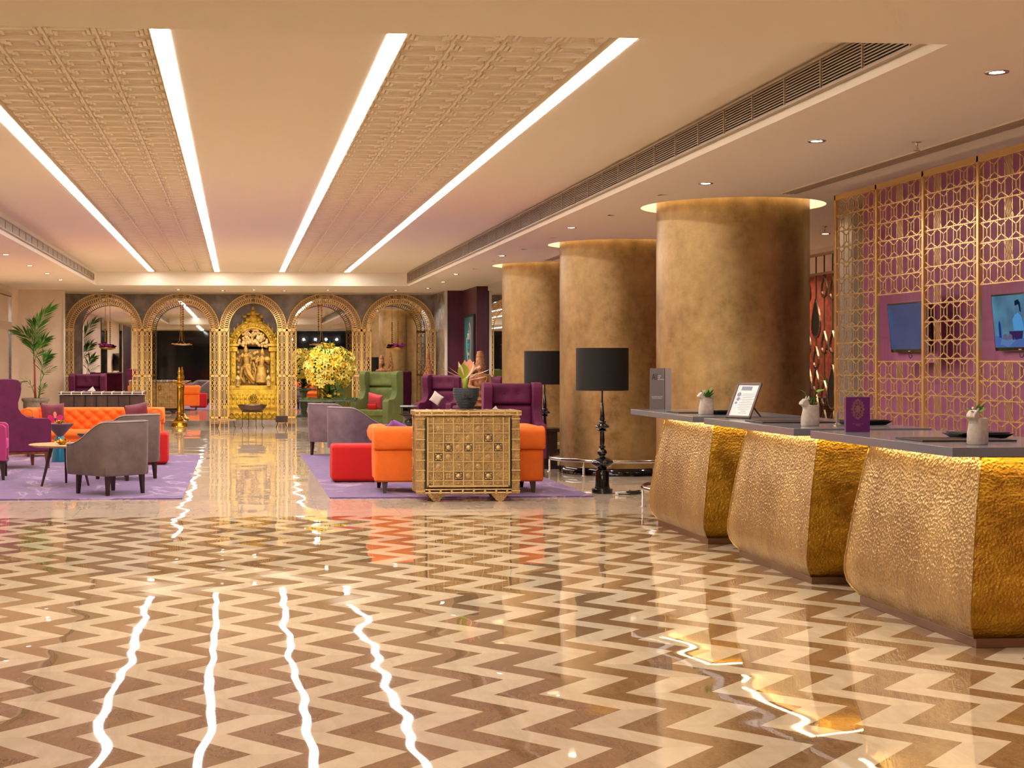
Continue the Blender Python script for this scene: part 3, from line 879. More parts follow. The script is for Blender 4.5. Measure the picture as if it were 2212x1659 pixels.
# ---- wing chair, facing +Y
def wing_chair(label, fab, railm, loc, rz, group, sc=1.0, tuft=2):
    t = thing('wing_chair', label, 'chair', loc, rz, group); t.scale = (sc, sc, sc)
    W = 0.80
    side = [(-0.36, 0.24), (0.38, 0.24), (0.385, 0.45), (0.38, 0.665), (0.34, 0.70), (0.12, 0.705), (0.03, 0.725), (-0.04, 0.77), (-0.085, 0.84), (-0.09, 0.92),
            (-0.06, 1.02), (-0.045, 1.10), (-0.05, 1.19), (-0.09, 1.235), (-0.18, 1.25), (-0.36, 1.25), (-0.40, 1.22), (-0.405, 0.7), (-0.38, 0.26)]
    for s in (-1, 1):
        R = Matrix.Translation((s*(W/2-0.062), 0, 0)) @ Matrix.Rotation(PI/2, 4, 'Z')
        mb = MB(); mb.prism(side, 0.125, R)
        mb.build('side_panel', fab, t, bevel=0.036, seg=4)
    MB().box((0, 0.0, 0.32), (W-0.2, 0.72, 0.16)).build('seat_base', fab, t, bevel=0.02)
    mb = MB(); mb.box((0, 0.10, 0.44), (W-0.215, 0.58, 0.13)); mb.build('seat_cushion', fab, t, bevel=0.03, seg=4)
    MB().box((0, -0.355, 0.73), (W-0.13, 0.09, 0.98)).build('back_panel', fab, t, bevel=0.02)
    ww = W-0.215
    def padfn(z0, z1, buttons, name):
        mb = MB(); nu, nv = 25, 17
        def fn(u, v):
            x = (u-0.5)*ww; z = z0+(z1-z0)*v
            e = (1-abs(2*u-1)**10)*(1-abs(2*v-1)**8)
            d = 0.075*max(0, e)**0.35
            for (bx, bz) in buttons:
                r2 = ((x-bx)**2+(z-bz)**2)/0.0035
                d -= 0.022*math.exp(-r2)
            y = -0.315+d+ (1.25-z)*0.055
            return (x, y, z)
        mb.grid(fn, nu, nv); p = mb.build(name, fab, t, smooth=True)
        for (bx, bz) in buttons:
            MB().ell((bx, -0.315+0.056+(1.25-bz)*0.055, bz), (0.011, 0.007, 0.011), 6).build('button', fab, p, smooth=True)
    bt = [(-0.09, 1.10), (0.09, 1.10)] if tuft == 2 else [(-0.17, 1.13), (0, 1.09), (0.17, 1.13)]
    padfn(0.945, 1.235, bt, 'headrest'); padfn(0.48, 0.938, [(-0.09, 0.74), (0.09, 0.74)], 'back_cushion')
    MB().box((0, 0.36, 0.225), (W-0.06, 0.05, 0.045)).build('wooden_rail', railm, t, bevel=0.004)
    for s in (-1, 1): MB().box((s*(W/2-0.045), 0, 0.225), (0.05, 0.70, 0.045)).build('wooden_rail', railm, t, bevel=0.004)
    for sx in (-1, 1):
        leg_mb(sx*0.345, 0.335, 0.21, 0.034, 0.058, sx*0.012, 0.012).build('leg', railm, t)
        leg_mb(sx*0.345, -0.335, 0.21, 0.034, 0.055, sx*0.010, -0.03).build('leg', railm, t)
    return t
g = 'purple velvet wing chairs'
wing_chair('purple velvet wing chair at the left edge, turned sideways, next to the oak table', velvet_purple, wood_red, (-3.12, 21.75, 0.016), math.radians(-65), g)
wing_chair('magenta-seated velvet chair cut off by the left frame edge, nearest on the left', velvet_pink, wood_dark, (-3.33, 19.75, 0.016), math.radians(-84), g)
wing_chair('purple velvet wing chair facing us behind the dark chest, under the leftmost arch', velvet_purple, wood_dark, (-3.30, 33.6, 0), math.radians(180), g, 1.0)
wing_chair('purple velvet wing chair behind the right end of the orange sofa, facing us', velvet_purple, wood_dark, (3.62, 19.95, 0.016), math.radians(176), g, 0.97)
wing_chair('purple velvet wing chair with a white cushion, before the purple wall', velvet_purple, wood_dark, (3.98, 30.1, 0), math.radians(150), g, 1.0)
wing_chair('purple velvet wing chair behind the carved statue, mostly hidden', velvet_purple, wood_dark, (4.48, 28.2, 0), math.radians(150), g, 0.99)
wing_chair('olive green velvet wing chair with a pink cushion, right of the flower table', velvet_green, wood_red, (2.84, 31.3, 0), math.radians(152), 'green wing chair', 1.05)

# ---- rolled-arm sofa, facing +Y
def sofa(label, loc, rz, W, group, back_tuft):
    t = thing('rolled_arm_sofa', label, 'sofa', loc, rz, group)
    D, H = 0.86, 0.755; zl = 0.125
    def roll(name, w, M_, parent):
        """padded slab with a roll on its top, in local XZ (x outward), extruded w along Y"""
        pr = [(0.0, zl), (0.165, zl), (0.172, zl+0.30), (0.17, H-0.205), (0.195, H-0.19), (0.222, H-0.14), (0.228, H-0.08), (0.205, H-0.02), (0.16, H), (0.06, H), (0.018, H-0.02), (0.0, H-0.07)]
        mb = MB(); mb.prism(pr, w, M_); return mb.build(name, orange, parent, bevel=0.018, seg=3)
    for s in (-1, 1):
        Mx = Matrix.Translation((s*(W/2-0.22), -0.0, 0)) @ Matrix.Diagonal((s, 1, 1, 1))
        arm = roll('arm', D-0.22, Matrix.Translation((0, 0.10, 0)) @ Mx, t)
        # spiral pleat panel on the front of the arm
        mb = MB(); mb.lathe([(0.0, 0.012), (0.05, 0.010), (0.085, 0.0)], n=24, M=Matrix.Translation((s*(W/2-0.115), D/2-0.01, H-0.105)) @ Matrix.Rotation(-PI/2, 4, 'X'))
        mb.build('arm_roll_face', orange, arm, smooth=True)
    # the back: flat outside, roll on top
    Mb = Matrix.Translation((0, -D/2+0.20, 0)) @ Matrix.Rotation(-PI/2, 4, 'Z')
    mb = MB(); mb.prism([(0, zl), (0.172, zl), (0.176, H-0.262), (0.0, H-0.262)], W-0.035, Mb)
    bk = mb.build('back', orange, t, bevel=0.03, seg=4)
    mb = MB(); mb.prism([(0.0, H-0.262), (0.196, H-0.262), (0.212, H-0.22), (0.216, H-0.13), (0.206, H-0.05), (0.165, H-0.008), (0.10, H), (0.03, H-0.01), (0.0, H-0.05)], W, Mb)
    mb.build('back_roll', orange, t, bevel=0.04, seg=4)
    # tufted inner faces
    def tuft(w, h, du, dv, fnmap, name, wavy=0):
        mb = MB(); nu, nv = int(w/0.018), int(h/0.018)
        def fn(u, v):
            x, z = u*w, v*h
            p, q = x/du, z/dv
            d = 0.052*min(1, abs(math.sin(PI*(p+q)/1)*math.sin(PI*(p-q)/1)) )**0.38
            e = min(1, (1-abs(2*v-1)**6)*1.5)
            return fnmap(x, z, d*e)
        mb.grid(fn, nu, nv); o = mb.build(name, orange, t, smooth=True)
        return o
    iw = W-0.44
    tuft(iw, H-0.40, 0.20*1.0, 0.17, lambda x, z, d: (x-iw/2, -D/2+0.185+d+(H-0.40-z)*0.12, 0.385+z), 'tufted_back')
    n = 5; cw = W-0.40
    mb = MB()
    def seatfn(u, v):
        x = (u-0.5)*cw; a = v*1.0
        puff = 0.014*(1-abs(2*((u*n) % 1)-1)**6)
        L_ = 0.52
        if a < 0.62: y = -0.22+(L_+0.06)*a/0.62; z = 0.405+puff*0.2+0.012*math.sin(PI*a/0.62)
        else:
            q = (a-0.62)/0.38; y = 0.36+0.035*math.sin(PI*min(1, q*1.2))+0.01; z = 0.405-0.15*q
        return (x, y, z)
    mb.grid(seatfn, 61, 24); mb.build('seat_cushion', orange, t, smooth=True)
    MB().box((0, 0.02, zl+0.07), (W-0.40, D-0.12, 0.14)).build('front_rail', orange, t, bevel=0.015)
    MB().box((0, -0.05, 0.30), (W-0.42, D-0.22, 0.16)).build('seat_base', orange, t)
    for sx in (-1, 1):
        leg_mb(sx*(W/2-0.135), -D/2+0.09, zl, 0.034, 0.062, sx*0.005, -0.035).build('leg', wood_dark, t)
        leg_mb(sx*(W/2-0.135), D/2-0.09, zl, 0.034, 0.062, sx*0.005, 0.03).build('leg', wood_dark, t)
    return t
g = 'orange rolled-arm sofas'
sofa('orange rolled-arm sofa seen from behind, behind the brass-clad chest on the right rug', (2.50, 17.57, 0.016), 0.0, 1.96, g, False)
sofa('orange button-tufted sofa facing us, on the left rug before the dark chest', (-2.30, 24.55, 0.016), math.radians(180), 2.22, g, True)

# ---- cushions
def cushion(label, fab, w, h, th, loc, rot, cat='cushion', group=None):
    o = cushion_mb(w, h, th).build('cushion', fab, None, smooth=True)
    place(o, loc, rot); return tag(o, label, cat, group)
c1 = cushion('mauve square cushion with a pink flower print, left end of the tufted orange sofa', cushion_mauve, 0.40, 0.40, 0.13, (-2.93, 24.42, 0.665), (math.radians(18), 0, math.radians(-6)), group='mauve cushions')
# flower print (thin felt petals on the cushion)
mb = MB()
def petal(mb, cx, cz, ang, L_, w, y=-0.072):
    pts = []
    for k in range(10):
        a = 2*PI*k/10; u = L_/2*math.cos(a); v = w/2*math.sin(a)*(1.1 if math.cos(a) > 0 else 0.8)
        u += L_/2
        pts.append((cx+u*math.cos(ang)-v*math.sin(ang), cz+u*math.sin(ang)+v*math.cos(ang)))
    mb.prism(pts, 0.006, Matrix.Translation((0, y, 0)))
for an in (20, 160, -30, 210): petal(mb, 0.05, -0.05, math.radians(an), 0.13, 0.085, -0.062)
mb.build('petal_print', cushion_magenta, c1)
mb = MB(); petal(mb, 0.05, -0.05, PI/2, 0.13, 0.055, -0.064); petal(mb, 0.05, -0.05, -PI/2, 0.08, 0.05, -0.060); mb.build('petal_print', cushion_peach, c1, label='peach petals')
mb = MB(); mb.prism(oval(0.05, -0.05, 0.02, 0.02, 10), 0.006, Matrix.Translation((0, -0.068, 0))); mb.build('petal_print', cushion_blue, c1, label='blue flower centre')
cushion('plain mauve cushion tipped over the right arm of the tufted orange sofa', cushion_mauve, 0.40, 0.30, 0.13, (-1.62, 24.50, 0.70), (math.radians(18), math.radians(-10), math.radians(12)), group='mauve cushions')
cushion('coral pink cushion on the green wing chair', cushion_pink, 0.34, 0.34, 0.12, (2.80, 31.24, 0.70), (math.radians(20), math.radians(12), math.radians(-30)))
cushion('red cushion at the front of the green wing chair seat', red_fab, 0.22, 0.16, 0.10, (2.72, 31.0, 0.575), (math.radians(15), 0, math.radians(-24)))
cushion('white cushion with a pointed top on the purple wing chair', M('white_cushion', S(228, 216, 208), 0.7), 0.24, 0.24, 0.10, (3.90, 29.93, 0.78), (math.radians(14), math.radians(35), math.radians(-20)))
c = cushion('violet cushion with a pink edge lying on the left end of the back-turned orange sofa', cushion_violet, 0.32, 0.20, 0.10, (1.90, 18.1, 0.70), (math.radians(52), math.radians(24), math.radians(18)), group='violet cushions')
mb = MB(); mb.box((0.02, 0.052, 0.0), (0.24, 0.012, 0.07)); mb.build('pink_stripe', cushion_pink, c)
cushion('violet cushion leaning at the right end of the back-turned orange sofa', cushion_violet, 0.42, 0.22, 0.12, (3.05, 17.98, 0.72), (math.radians(50), math.radians(-12), 0), group='violet cushions')

# ---- poufs
def pouf(label, loc, rz=0):
    t = thing('pouf', label, 'pouf', loc, rz, 'red cube poufs')
    MB().box((0, 0, 0.238), (0.56, 0.50, 0.45)).build('body', red_fab, t, bevel=0.045, seg=5)
    mb = MB(); mb.box((0, 0, 0.008), (0.48, 0.42, 0.016)); mb.build('base', black_matt, t)
    mb = MB(); z = 0.425; a, b = 0.272, 0.242
    mb.tube([(-a, -b, z), (a, -b, z), (a, b, z), (-a, b, z)], 0.005, 6, closed=True); mb.build('seam', red_fab, t)
pouf('bright red cube pouf on the right rug beside the orange sofa', (1.43, 19.0, 0.016))
pouf('red cube pouf on the left rug, mostly hidden behind the grey chairs', (-1.30, 22.4, 0.016))

# ---- rugs
def rug(x0, x1, y0, y1, label):
    o = MB().box(((x0+x1)/2, (y0+y1)/2, 0.008), (x1-x0, y1-y0, 0.016)).build('rug', rug_mat)
    tag(o, label, 'rug', 'purple rugs')
rug(-3.95, -0.61, 16.75, 24.6, 'purple patterned rug under the left seating group')
rug(1.0, 3.93, 16.73, 24.6, 'purple patterned rug under the right seating group')

# ---- side tables on the left
t = thing('oak_side_table', 'low round oak-topped table with slanted legs beside the nearest grey chair', 'table', (-2.08, 18.6, 0.016))
mb = MB()
mb.lathe([(0.0, 0.455), (0.36, 0.462), (0.435, 0.482), (0.44, 0.492), (0.43, 0.497), (0.0, 0.497)], n=48); o = mb.build('tabletop', wood_light, t, smooth=True, ang=40)
for k in range(3):
    a = math.radians(215+120*k)
    MB().leg((0.32*math.cos(a), 0.32*math.sin(a), 0), (0.19*math.cos(a), 0.19*math.sin(a), 0.462), 0.013, 0.024, 12).build('leg', wood_dark, t, smooth=True, ang=50)
def hourglass(label, loc, r, h, m_low, m_top):
    t = thing('hourglass_table', label, 'table', loc)
    MB().lathe([(0.125, 0), (0.125, 0.005), (0.105, 0.24), (0.085, h*0.58), (0.05, h*0.68)], n=40).build('base', m_low, t, smooth=True, ang=40)
    MB().lathe([(0.05, h*0.68), (r-0.01, h-0.022), (r, h-0.012), (r, h), (r-0.012, h), (r-0.015, h-0.006), (0.0, h-0.006)], n=40, cap=False).build('tray_top', m_top, t, smooth=True, ang=40)
    return t
hourglass('hourglass side table with teal base and taupe top, before the tufted orange sofa', (-2.65, 22.95, 0.016), 0.205, 0.57, teal, taupe_metal)
hourglass('hourglass table with coral base, half hidden behind the nearest grey chair', (-2.05, 21.9, 0.016), 0.24, 0.47, red_fab, bowl_metal)
def lotus(label, loc, r, m=None):
    t = thing('lotus_bowl', label, 'bowl', loc, 0, 'metal lotus bowls')
    MB().lathe([(0.0, 0), (r*0.35, 0.0), (r*0.5, r*0.2), (r*0.3, r*0.22), (0, r*0.2)], n=16).build('base', m or brass, t, smooth=True)
    for ring, (n, tilt, L_) in enumerate(((8, 0.35, 1.0), (8, 0.75, 0.85), (5, 1.15, 0.6))):
        mb = MB()
        for k in range(n):
            a = 2*PI*(k+0.5*ring)/n
            R = Matrix.Rotation(a, 4, 'Z') @ Matrix.Translation((r*0.3, 0, r*0.1)) @ Matrix.Rotation(-tilt, 4, 'Y')
            pts = [(0, 0, 0), (r*0.3*L_, -r*0.20, -0.0), (r*0.3*L_, r*0.20, 0), (r*0.6*L_, -r*0.15, r*0.06), (r*0.6*L_, r*0.15, r*0.06), (r*0.85*L_, 0, r*0.16),
                   (r*0.3*L_, 0, -r*0.05), (r*0.6*L_, 0, 0.0)]
            mb._add(pts, [(0,1,6),(0,6,2),(1,3,7,6),(2,6,7,4),(3,5,7),(4,7,5)], R)
        mb.build('petal_ring', m or brass, t, smooth=True)
lotus('gold lotus-shaped bowl on the oak table', (-2.10, 18.42, 0.514), 0.10)
lotus('dark gold lotus bowl on the hourglass table with the teal base', (-2.65, 22.93, 0.584), 0.085)
lotus('gold lotus bowl on the coral-based hourglass table', (-2.02, 21.88, 0.486), 0.085)

# ---------------------------------------------------------------- clad chests
def chest(label, loc, rz, W, H, D, plain_back, dark=False):
    """decorated face looks to local -Y; feet under both long sides"""
    t = thing('brass_chest', label, 'chest', loc, rz, 'metal-clad wooden chests')
    zb = 0.085
    MB().box((0, 0, (zb+H-0.05)/2), (W-0.03, D-0.03, H-0.05-zb)).build('body', chest_dark if dark else chest_brass, t)
    lid = MB().box((0, 0, H-0.03), (W+0.035, D+0.035, 0.055)).build('lid', chest_dark if dark else chest_brass, t, bevel=0.008)
    mb = MB(); n = 9
    for k in range(n):
        x = -W/2+0.03+(W-0.06)*k/(n-1); mb.box((x, 0, H-0.001), (0.012, D+0.03, 0.006))
        mb.box((x, -D/2-0.02, H-0.03), (0.018, 0.010, 0.056)); mb.box((x, D/2+0.02, H-0.03), (0.018, 0.010, 0.056))
    for z in (H-0.012, H-0.048):
        for s in (-1, 1): mb.tube([(-W/2-0.015, s*(D/2+0.018), z), (W/2+0.015, s*(D/2+0.018), z)], 0.006, 6)
    mb.build('lid_strap', white_trim if dark else chest_strap, lid)
    # corner posts
    for sx in (-1, 1):
        for sy in (-1, 1):
            if dark and sy > 0 and False: continue
            m_ = chest_dark if (dark and sy > 0) else chest_brass
            mb2 = MB(); mb = MB(); mb.box((sx*(W/2-0.045), sy*(D/2-0.03), (zb+H-0.055)/2+0.0), (0.085, 0.075, H-0.055-zb))
            for k in range(8):
                z = zb+0.03+(H-zb-0.12)*k/7
                mb2.box((sx*(W/2-0.045), sy*(D/2-0.022), z), (0.094, 0.082, 0.012))
            cp = mb.build('corner_post', m_, t, bevel=0.004)
            mb2.build('corner_band', chest_dark if (dark and sy > 0) else chest_strap, cp)
    mb = MB()
    for s in (-1, 1):
        mb.box((s*(W/2-0.098), -D/2+0.004, (zb+H)/2-0.02), (0.016, 0.02, H-zb-0.13))
    mb.build('dark_inlay', black_matt, t)
    # embossed front panel
    px0, px1, pz0, pz1 = -W/2+0.115, W/2-0.115, zb+0.075, H-0.075
    y = -D/2-0.004
    panel = MB().box(((px0+px1)/2, y+0.01, (pz0+pz1)/2), (px1-px0, 0.03, pz1-pz0)).build('front_panel', chest_brass, t)
    mb = MB(); nx, nz = 9, 8; cw = (px1-px0)/(nx-0.75); ch = (pz1-pz0)/(nz-0.7)
    xs = [px0+cw*(0.62+k) for k in range(nx-1)]; zs = [pz0+ch*(0.65+k) for k in range(nz-1)]
    for x in xs: mb.box((x, y-0.008, (pz0+pz1)/2), (0.012, 0.014, pz1-pz0))
    for z in zs: mb.box(((px0+px1)/2, y-0.007, z), (px1-px0, 0.012, 0.010))
    for x in xs:
        for z in zs: mb.ell((x, y-0.015, z), (0.008, 0.006, 0.008), 5)
    mb.box(((px0+px1)/2, y-0.006, pz0+0.008), (px1-px0, 0.03, 0.018)); mb.box((px0+0.004, y-0.006, (pz0+pz1)/2), (0.016, 0.03, pz1-pz0)); mb.box((px1-0.004, y-0.006, (pz0+pz1)/2), (0.016, 0.03, pz1-pz0))
    mb.build('grid_strap', chest_strap, panel)
    mb = MB()
    X = [px0+cw*0.31]+[(a+b)/2 for a, b in zip(xs, xs[1:])]+[px1-cw*0.31]
    Z = [pz0+ch*0.32]+[(a+b)/2 for a, b in zip(zs, zs[1:])]+[pz1-ch*0.32]
    special = {(2, 4), (4, 4), (7, 4), (1, 3), (6, 5), (3, 1), (6, 1)}
    for i, x in enumerate(X):
        for j, z in enumerate(Z):
            if (i, j) in special: continue
            k = (i*7+j*5) % 4; q = cw*0.32
            if i in (0, len(X)-1) or j in (0, len(Z)-1): q *= 0.5
            if k == 0:
                for r_ in (1, 0.55): mb.ribbon(oval(x, z, q*1.3*r_, q*1.3*r_, 4, PI/4*0), 0.008, 0.010, lambda u, v, n: Vector((u, y-0.006+n, v)), closed=True)
            elif k == 1: mb.lathe([(0, 0.012), (q*0.5, 0.008), (q*0.9, 0)], n=10, M=Matrix.Translation((x, y-0.004, z)) @ Matrix.Rotation(PI/2, 4, 'X'))
            elif k == 2:
                for s in (-1, 0, 1): mb.ribbon([(x-q+s*0.02, z-q*0.8), (x+q*0.6+s*0.02, z+q*0.8)], 0.008, 0.010, lambda u, v, n: Vector((u, y-0.006+n, v)))
            else:
                for a in range(4): mb.ell((x+q*0.55*math.cos(a*PI/2+PI/4), y-0.006, z+q*0.55*math.sin(a*PI/2+PI/4)), (q*0.42, 0.008, q*0.42), 5)
    mb.build('embossed_squares', chest_pale, panel)
    if not dark:
        for (i, j) in sorted(special):
            x, z = X[i], Z[j]; q = cw*0.38
            d = MB().box((x, y-0.008, z), (2*q, 0.012, 2*q)).build('dark_square', black_matt, t)
            mb = MB(); mb.lathe([(0, 0.016), (q*0.3, 0.012), (q*0.62, 0)], n=14, M=Matrix.Translation((x, y-0.013, z)) @ Matrix.Rotation(PI/2, 4, 'X'))
            for a in range(4): mb.ell((x+q*0.98*math.cos(a*PI/2+PI/4), y-0.015, z+q*0.98*math.sin(a*PI/2+PI/4)), (0.008, 0.006, 0.008), 5)
            mb.ribbon(oval(x, z, q*0.98, q*0.98, 4, PI/4*2), 0.004, 0.01, lambda u, v, n: Vector((u, y-0.012+n, v)), closed=True)
            mb.build('boss', chest_strap, t)
    else:
        for s in (-0.14, 0.14):
            mb = MB(); mb.ribbon(oval(s, H-0.22, 0.035, 0.06, 12), 0.014, 0.02, lambda u, v, n: Vector((u, y-0.02+n, v)), closed=True); mb.build('ring_handle', brass, t)
        # planked back looks to +Y
        mb = MB(); n = 7
        for k in range(n):
            x = -W/2+0.06+(W-0.12)*(k+0.5)/n; mb.box((x, D/2-0.008, (zb+H)/2-0.03), ((W-0.12)/n-0.012, 0.03, H-zb-0.10))
        mb.build('back_planks', chest_dark, t, bevel=0.004)
        mb = MB()
        for k in range(1, n): mb.box((-W/2+0.06+(W-0.12)*k/n, D/2+0.01, (zb+H)/2-0.03), (0.008, 0.012, H-zb-0.10))
        mb.build('back_strap', iron, t)
    # lower rail
    mb = MB()
    for s in (-1, 1):
        for z in (zb+0.012, zb+0.045): mb.tube([(-W/2+0.09, s*(D/2-0.002), z), (W/2-0.09, s*(D/2-0.002), z)], 0.010, 8)
    mb.box((0, 0, zb+0.03), (W-0.12, D-0.03, 0.07))
    for k in range(8): mb.box((-W/2+0.14+(W-0.28)*k/7, -D/2-0.004, zb+0.028), (0.02, 0.02, 0.055))
    mb.build('lower_rail', chest_strap if not dark else chest_dark, t)
    for sx in (-1, 1):
        for sy in (-1, 1):
            cx = sx*(W/2-0.215)
            pts = [(cx-0.10, zb+0.005), (cx-0.085, zb-0.02), (cx-0.055, zb-0.05), (cx-0.04, 0.012), (cx-0.015, 0.0), (cx+0.015, 0.0), (cx+0.04, 0.012), (cx+0.055, zb-0.05), (cx+0.085, zb-0.02), (cx+0.10, zb+0.005)]
            mb = MB(); mb.prism(pts, 0.05, Matrix.Translation((0, sy*(D/2-0.03), 0)))
            mb.ell((cx, sy*(D/2-0.03)-0.026 if sy < 0 else sy*(D/2-0.03)+0.026, 0.045), (0.013, 0.006, 0.013), 6)
            mb.build('scalloped_foot', chest_brass if not dark else chest_dark, t, bevel=0.004)
    return t
chest('brass-clad embossed chest standing before the back-turned orange sofa', (2.465, 16.50, 0), 0.0, 1.12, 0.98, 0.42, False)
chest('dark planked chest behind the tufted orange sofa', (-2.42, 27.6, 0), math.radians(180), 1.49, 0.975, 0.5, True, True)
def napkin(label, loc, rz, s=0.06):
    mb = MB(); mb._add([(-s, 0, 0), (s, 0.01, 0), (0.3*s, 0.01, s*1.1), (0.5*s, s*1.2, 0), (-0.5*s, s*0.8, 0)], [(0,1,2),(1,3,2),(3,4,2),(4,0,2),(0,4,3,1)])
    o = mb.build('folded_card', M('card_white', S(235, 228, 222), 0.6) if 'card_white' not in bpy.data.materials else bpy.data.materials['card_white'])
    o.location = loc; o.rotation_euler = (0, 0, rz); tag(o, label, 'card', 'white folded cards')
napkin('white folded card standing on the dark chest', (-2.62, 27.55, 0.982), 0.2, 0.075)
napkin('small white folded card on the brass chest, right of the ribbed pot', (2.80, 16.55, 0.985), 0.1, 0.035)

# ---- ribbed pot with exotic plant on the chest
t = thing('potted_plant', 'ribbed dark slate pot with salmon and cream bracts on the brass chest', 'plant', (2.475, 16.52, 0.985))
prof = [(0.055, 0), (0.075, 0.002)]
zz = 0.005
while zz < 0.205:
    u = zz/0.21; r = 0.075+0.066*math.sin(min(1, u*1.05)*PI*0.52)
    prof += [(r, zz), (r+0.004, zz+0.004), (r+0.004, zz+0.010), (r, zz+0.014)]; zz += 0.0175
prof += [(0.138, 0.212), (0.142, 0.222), (0.138, 0.232), (0.128, 0.232), (0.12, 0.20), (0.0, 0.20)]
pot = MB().lathe(prof, n=56, cap=False).build('pot', slate, t, smooth=True, ang=45)
mb = MB(); Fm = lambda u, v, n: Vector((u, -0.142+n-0.0+abs(u)*0.16, v))
mb.box((0, -0.130, 0.165), (0.10, 0.03, 0.078))
for k in range(10): a = 2*PI*k/10; mb.ribbon([(0.008*math.cos(a), 0.165+0.006*math.sin(a)), (0.05*math.cos(a), 0.165+0.032*math.sin(a))], 0.007, 0.012, lambda u, v, n: Vector((u, -0.149+n, v)))
mb.ell((0, -0.15, 0.165), (0.012, 0.008, 0.010), 6); mb.build('flower_relief', slate, pot)
MB().lathe([(0.03, 0.19), (0.028, 0.26), (0.036, 0.33), (0.025, 0.34)], n=12, M=Matrix.Translation((-0.01, 0, 0))).build('stem', anth_green, t, smooth=True)
def leafmesh(L_, w, curl, M_, nu=9, fold=0.15, tip=1.0):
    mb = MB(); vs, fs = [], []
    for i in range(nu):
        u = i/(nu-1); ww = w*math.sin(PI*min(1, (u*0.94+0.03)))**0.8*(1 if u < 0.5 else (1-((u-0.5)/0.5)**2*(1-0.0)*0.9+0.0)*1.0)
        y = L_*u; z = curl*u*u
        for s in (-1, 0, 1): vs.append((s*ww, y, z+abs(s)*ww*fold))
    for i in range(nu-1):
        for s in (0, 1): fs.append((i*3+s, i*3+s+1, (i+1)*3+s+1, (i+1)*3+s))
    mb._add(vs, fs, M_); return mb
def leafM(pos, yaw, pitch, roll=0):
    return Matrix.Translation(pos) @ Matrix.Rotation(yaw, 4, 'Z') @ Matrix.Rotation(pitch, 4, 'X') @ Matrix.Rotation(roll, 4, 'Y')
for (yaw, pit, L_, w, m_, z, x) in ((95, 20, 0.26, 0.018, anth_cream, 0.33, -0.02), (80, 30, 0.20, 0.016, anth_cream, 0.34, -0.02), (-85, 18, 0.28, 0.020, anth_cream, 0.33, 0), (-95, 42, 0.22, 0.028, anth_cream, 0.33, 0),
                                    (-75, 8, 0.22, 0.028, anth_pink, 0.31, 0.02), (-60, 55, 0.20, 0.028, anth_cream, 0.33, 0), (120, 60, 0.16, 0.02, anth_cream, 0.36, -0.03), (-120, 5, 0.20, 0.024, anth_pink, 0.30, 0.02), (-100, 28, 0.18, 0.026, anth_pink, 0.33, 0.04)):
    leafmesh(L_*1.1, w*1.7, 0.02, leafM((x, -0.01, z), math.radians(yaw), math.radians(pit))).build('bract', m_, t, smooth=True)
leafmesh(0.18, 0.07, 0.02, leafM((-0.035, -0.02, 0.33), math.radians(20), math.radians(84))).build('leaf', anth_green, t, smooth=True)
leafmesh(0.17, 0.06, 0.0, leafM((0.03, 0, 0.39), math.radians(-25), math.radians(72), 0.5)).build('bract', anth_pink, t, smooth=True)
leafmesh(0.18, 0.055, 0.0, leafM((0.0, 0, 0.36), math.radians(30), math.radians(82), -0.4)).build('bract', anth_pink, t, smooth=True)
leafmesh(0.15, 0.05, 0.0, leafM((0.05, 0, 0.38), math.radians(-80), math.radians(40), 0.2)).build('bract', anth_pink, t, smooth=True)

# ---------------------------------------------------------------- floor lamps with turned black bases
def floor_lamp(label, loc, group):
    t = thing('floor_lamp', label, 'lamp', loc, 0, group)
    prof = [(0.118, 0.0), (0.12, 0.05), (0.118, 0.052), (0.088, 0.056), (0.088, 0.07), (0.082, 0.075), (0.078, 0.12), (0.078, 0.235), (0.070, 0.255), (0.072, 0.265), (0.05, 0.275),
            (0.055, 0.285), (0.085, 0.305), (0.122, 0.335), (0.128, 0.352), (0.118, 0.372), (0.08, 0.395), (0.045, 0.41), (0.03, 0.42), (0.032, 0.43), (0.052, 0.447), (0.056, 0.462), (0.050, 0.485),
            (0.030, 0.505), (0.022, 0.512), (0.036, 0.52), (0.038, 0.535), (0.022, 0.545), (0.026, 0.56), (0.028, 0.60), (0.024, 0.68), (0.030, 0.70), (0.05, 0.71), (0.052, 0.718), (0.038, 0.722),
            (0.05, 0.735), (0.078, 0.752), (0.080, 0.765), (0.066, 0.782), (0.05, 0.788), (0.040, 0.80), (0.045, 0.812), (0.040, 0.825), (0.026, 0.832), (0.030, 0.84), (0.024, 0.90), (0.014, 1.03), (0.010, 1.035), (0.009, 1.20)]
    MB().lathe(prof, n=40).build('turned_base', black_gloss, t, smooth=True, ang=35)
    mb = MB(); R, z0, z1 = 0.298, 1.175, 1.66
    mb.lathe([(R, z0), (R, z1), (R-0.006, z1), (R-0.006, z0), (R, z0)], n=72, cap=False)
    mb.build('lamp_shade', shade_black, t, smooth=True, ang=35)
    MB().lathe([(R-0.008, z0+0.004), (R-0.008, z1-0.004)], n=72, cap=False).build('shade_liner', M('white_shade_liner', S(240, 238, 236), 0.7) if 'white_shade_liner' not in bpy.data.materials else bpy.data.materials['white_shade_liner'], t, smooth=True)
    mb = MB()
    for k in range(3): a = 2*PI*k/3; mb.tube([(0, 0, z1-0.05), ((R-0.004)*math.cos(a), (R-0.004)*math.sin(a), z1-0.01)], 0.003, 6)
    mb.tube([(0, 0, 1.19), (0, 0, z1-0.05)], 0.008, 8); mb.build('shade_frame', iron, t)
    MB().ell((0, 0, 1.36), (0.035, 0.035, 0.05), 8).build('bulb', white_print, t, smooth=True)
g = 'black floor lamps'
floor_lamp('tall black floor lamp with drum shade in front of the middle column', (4.155, 17.25, 0), g)
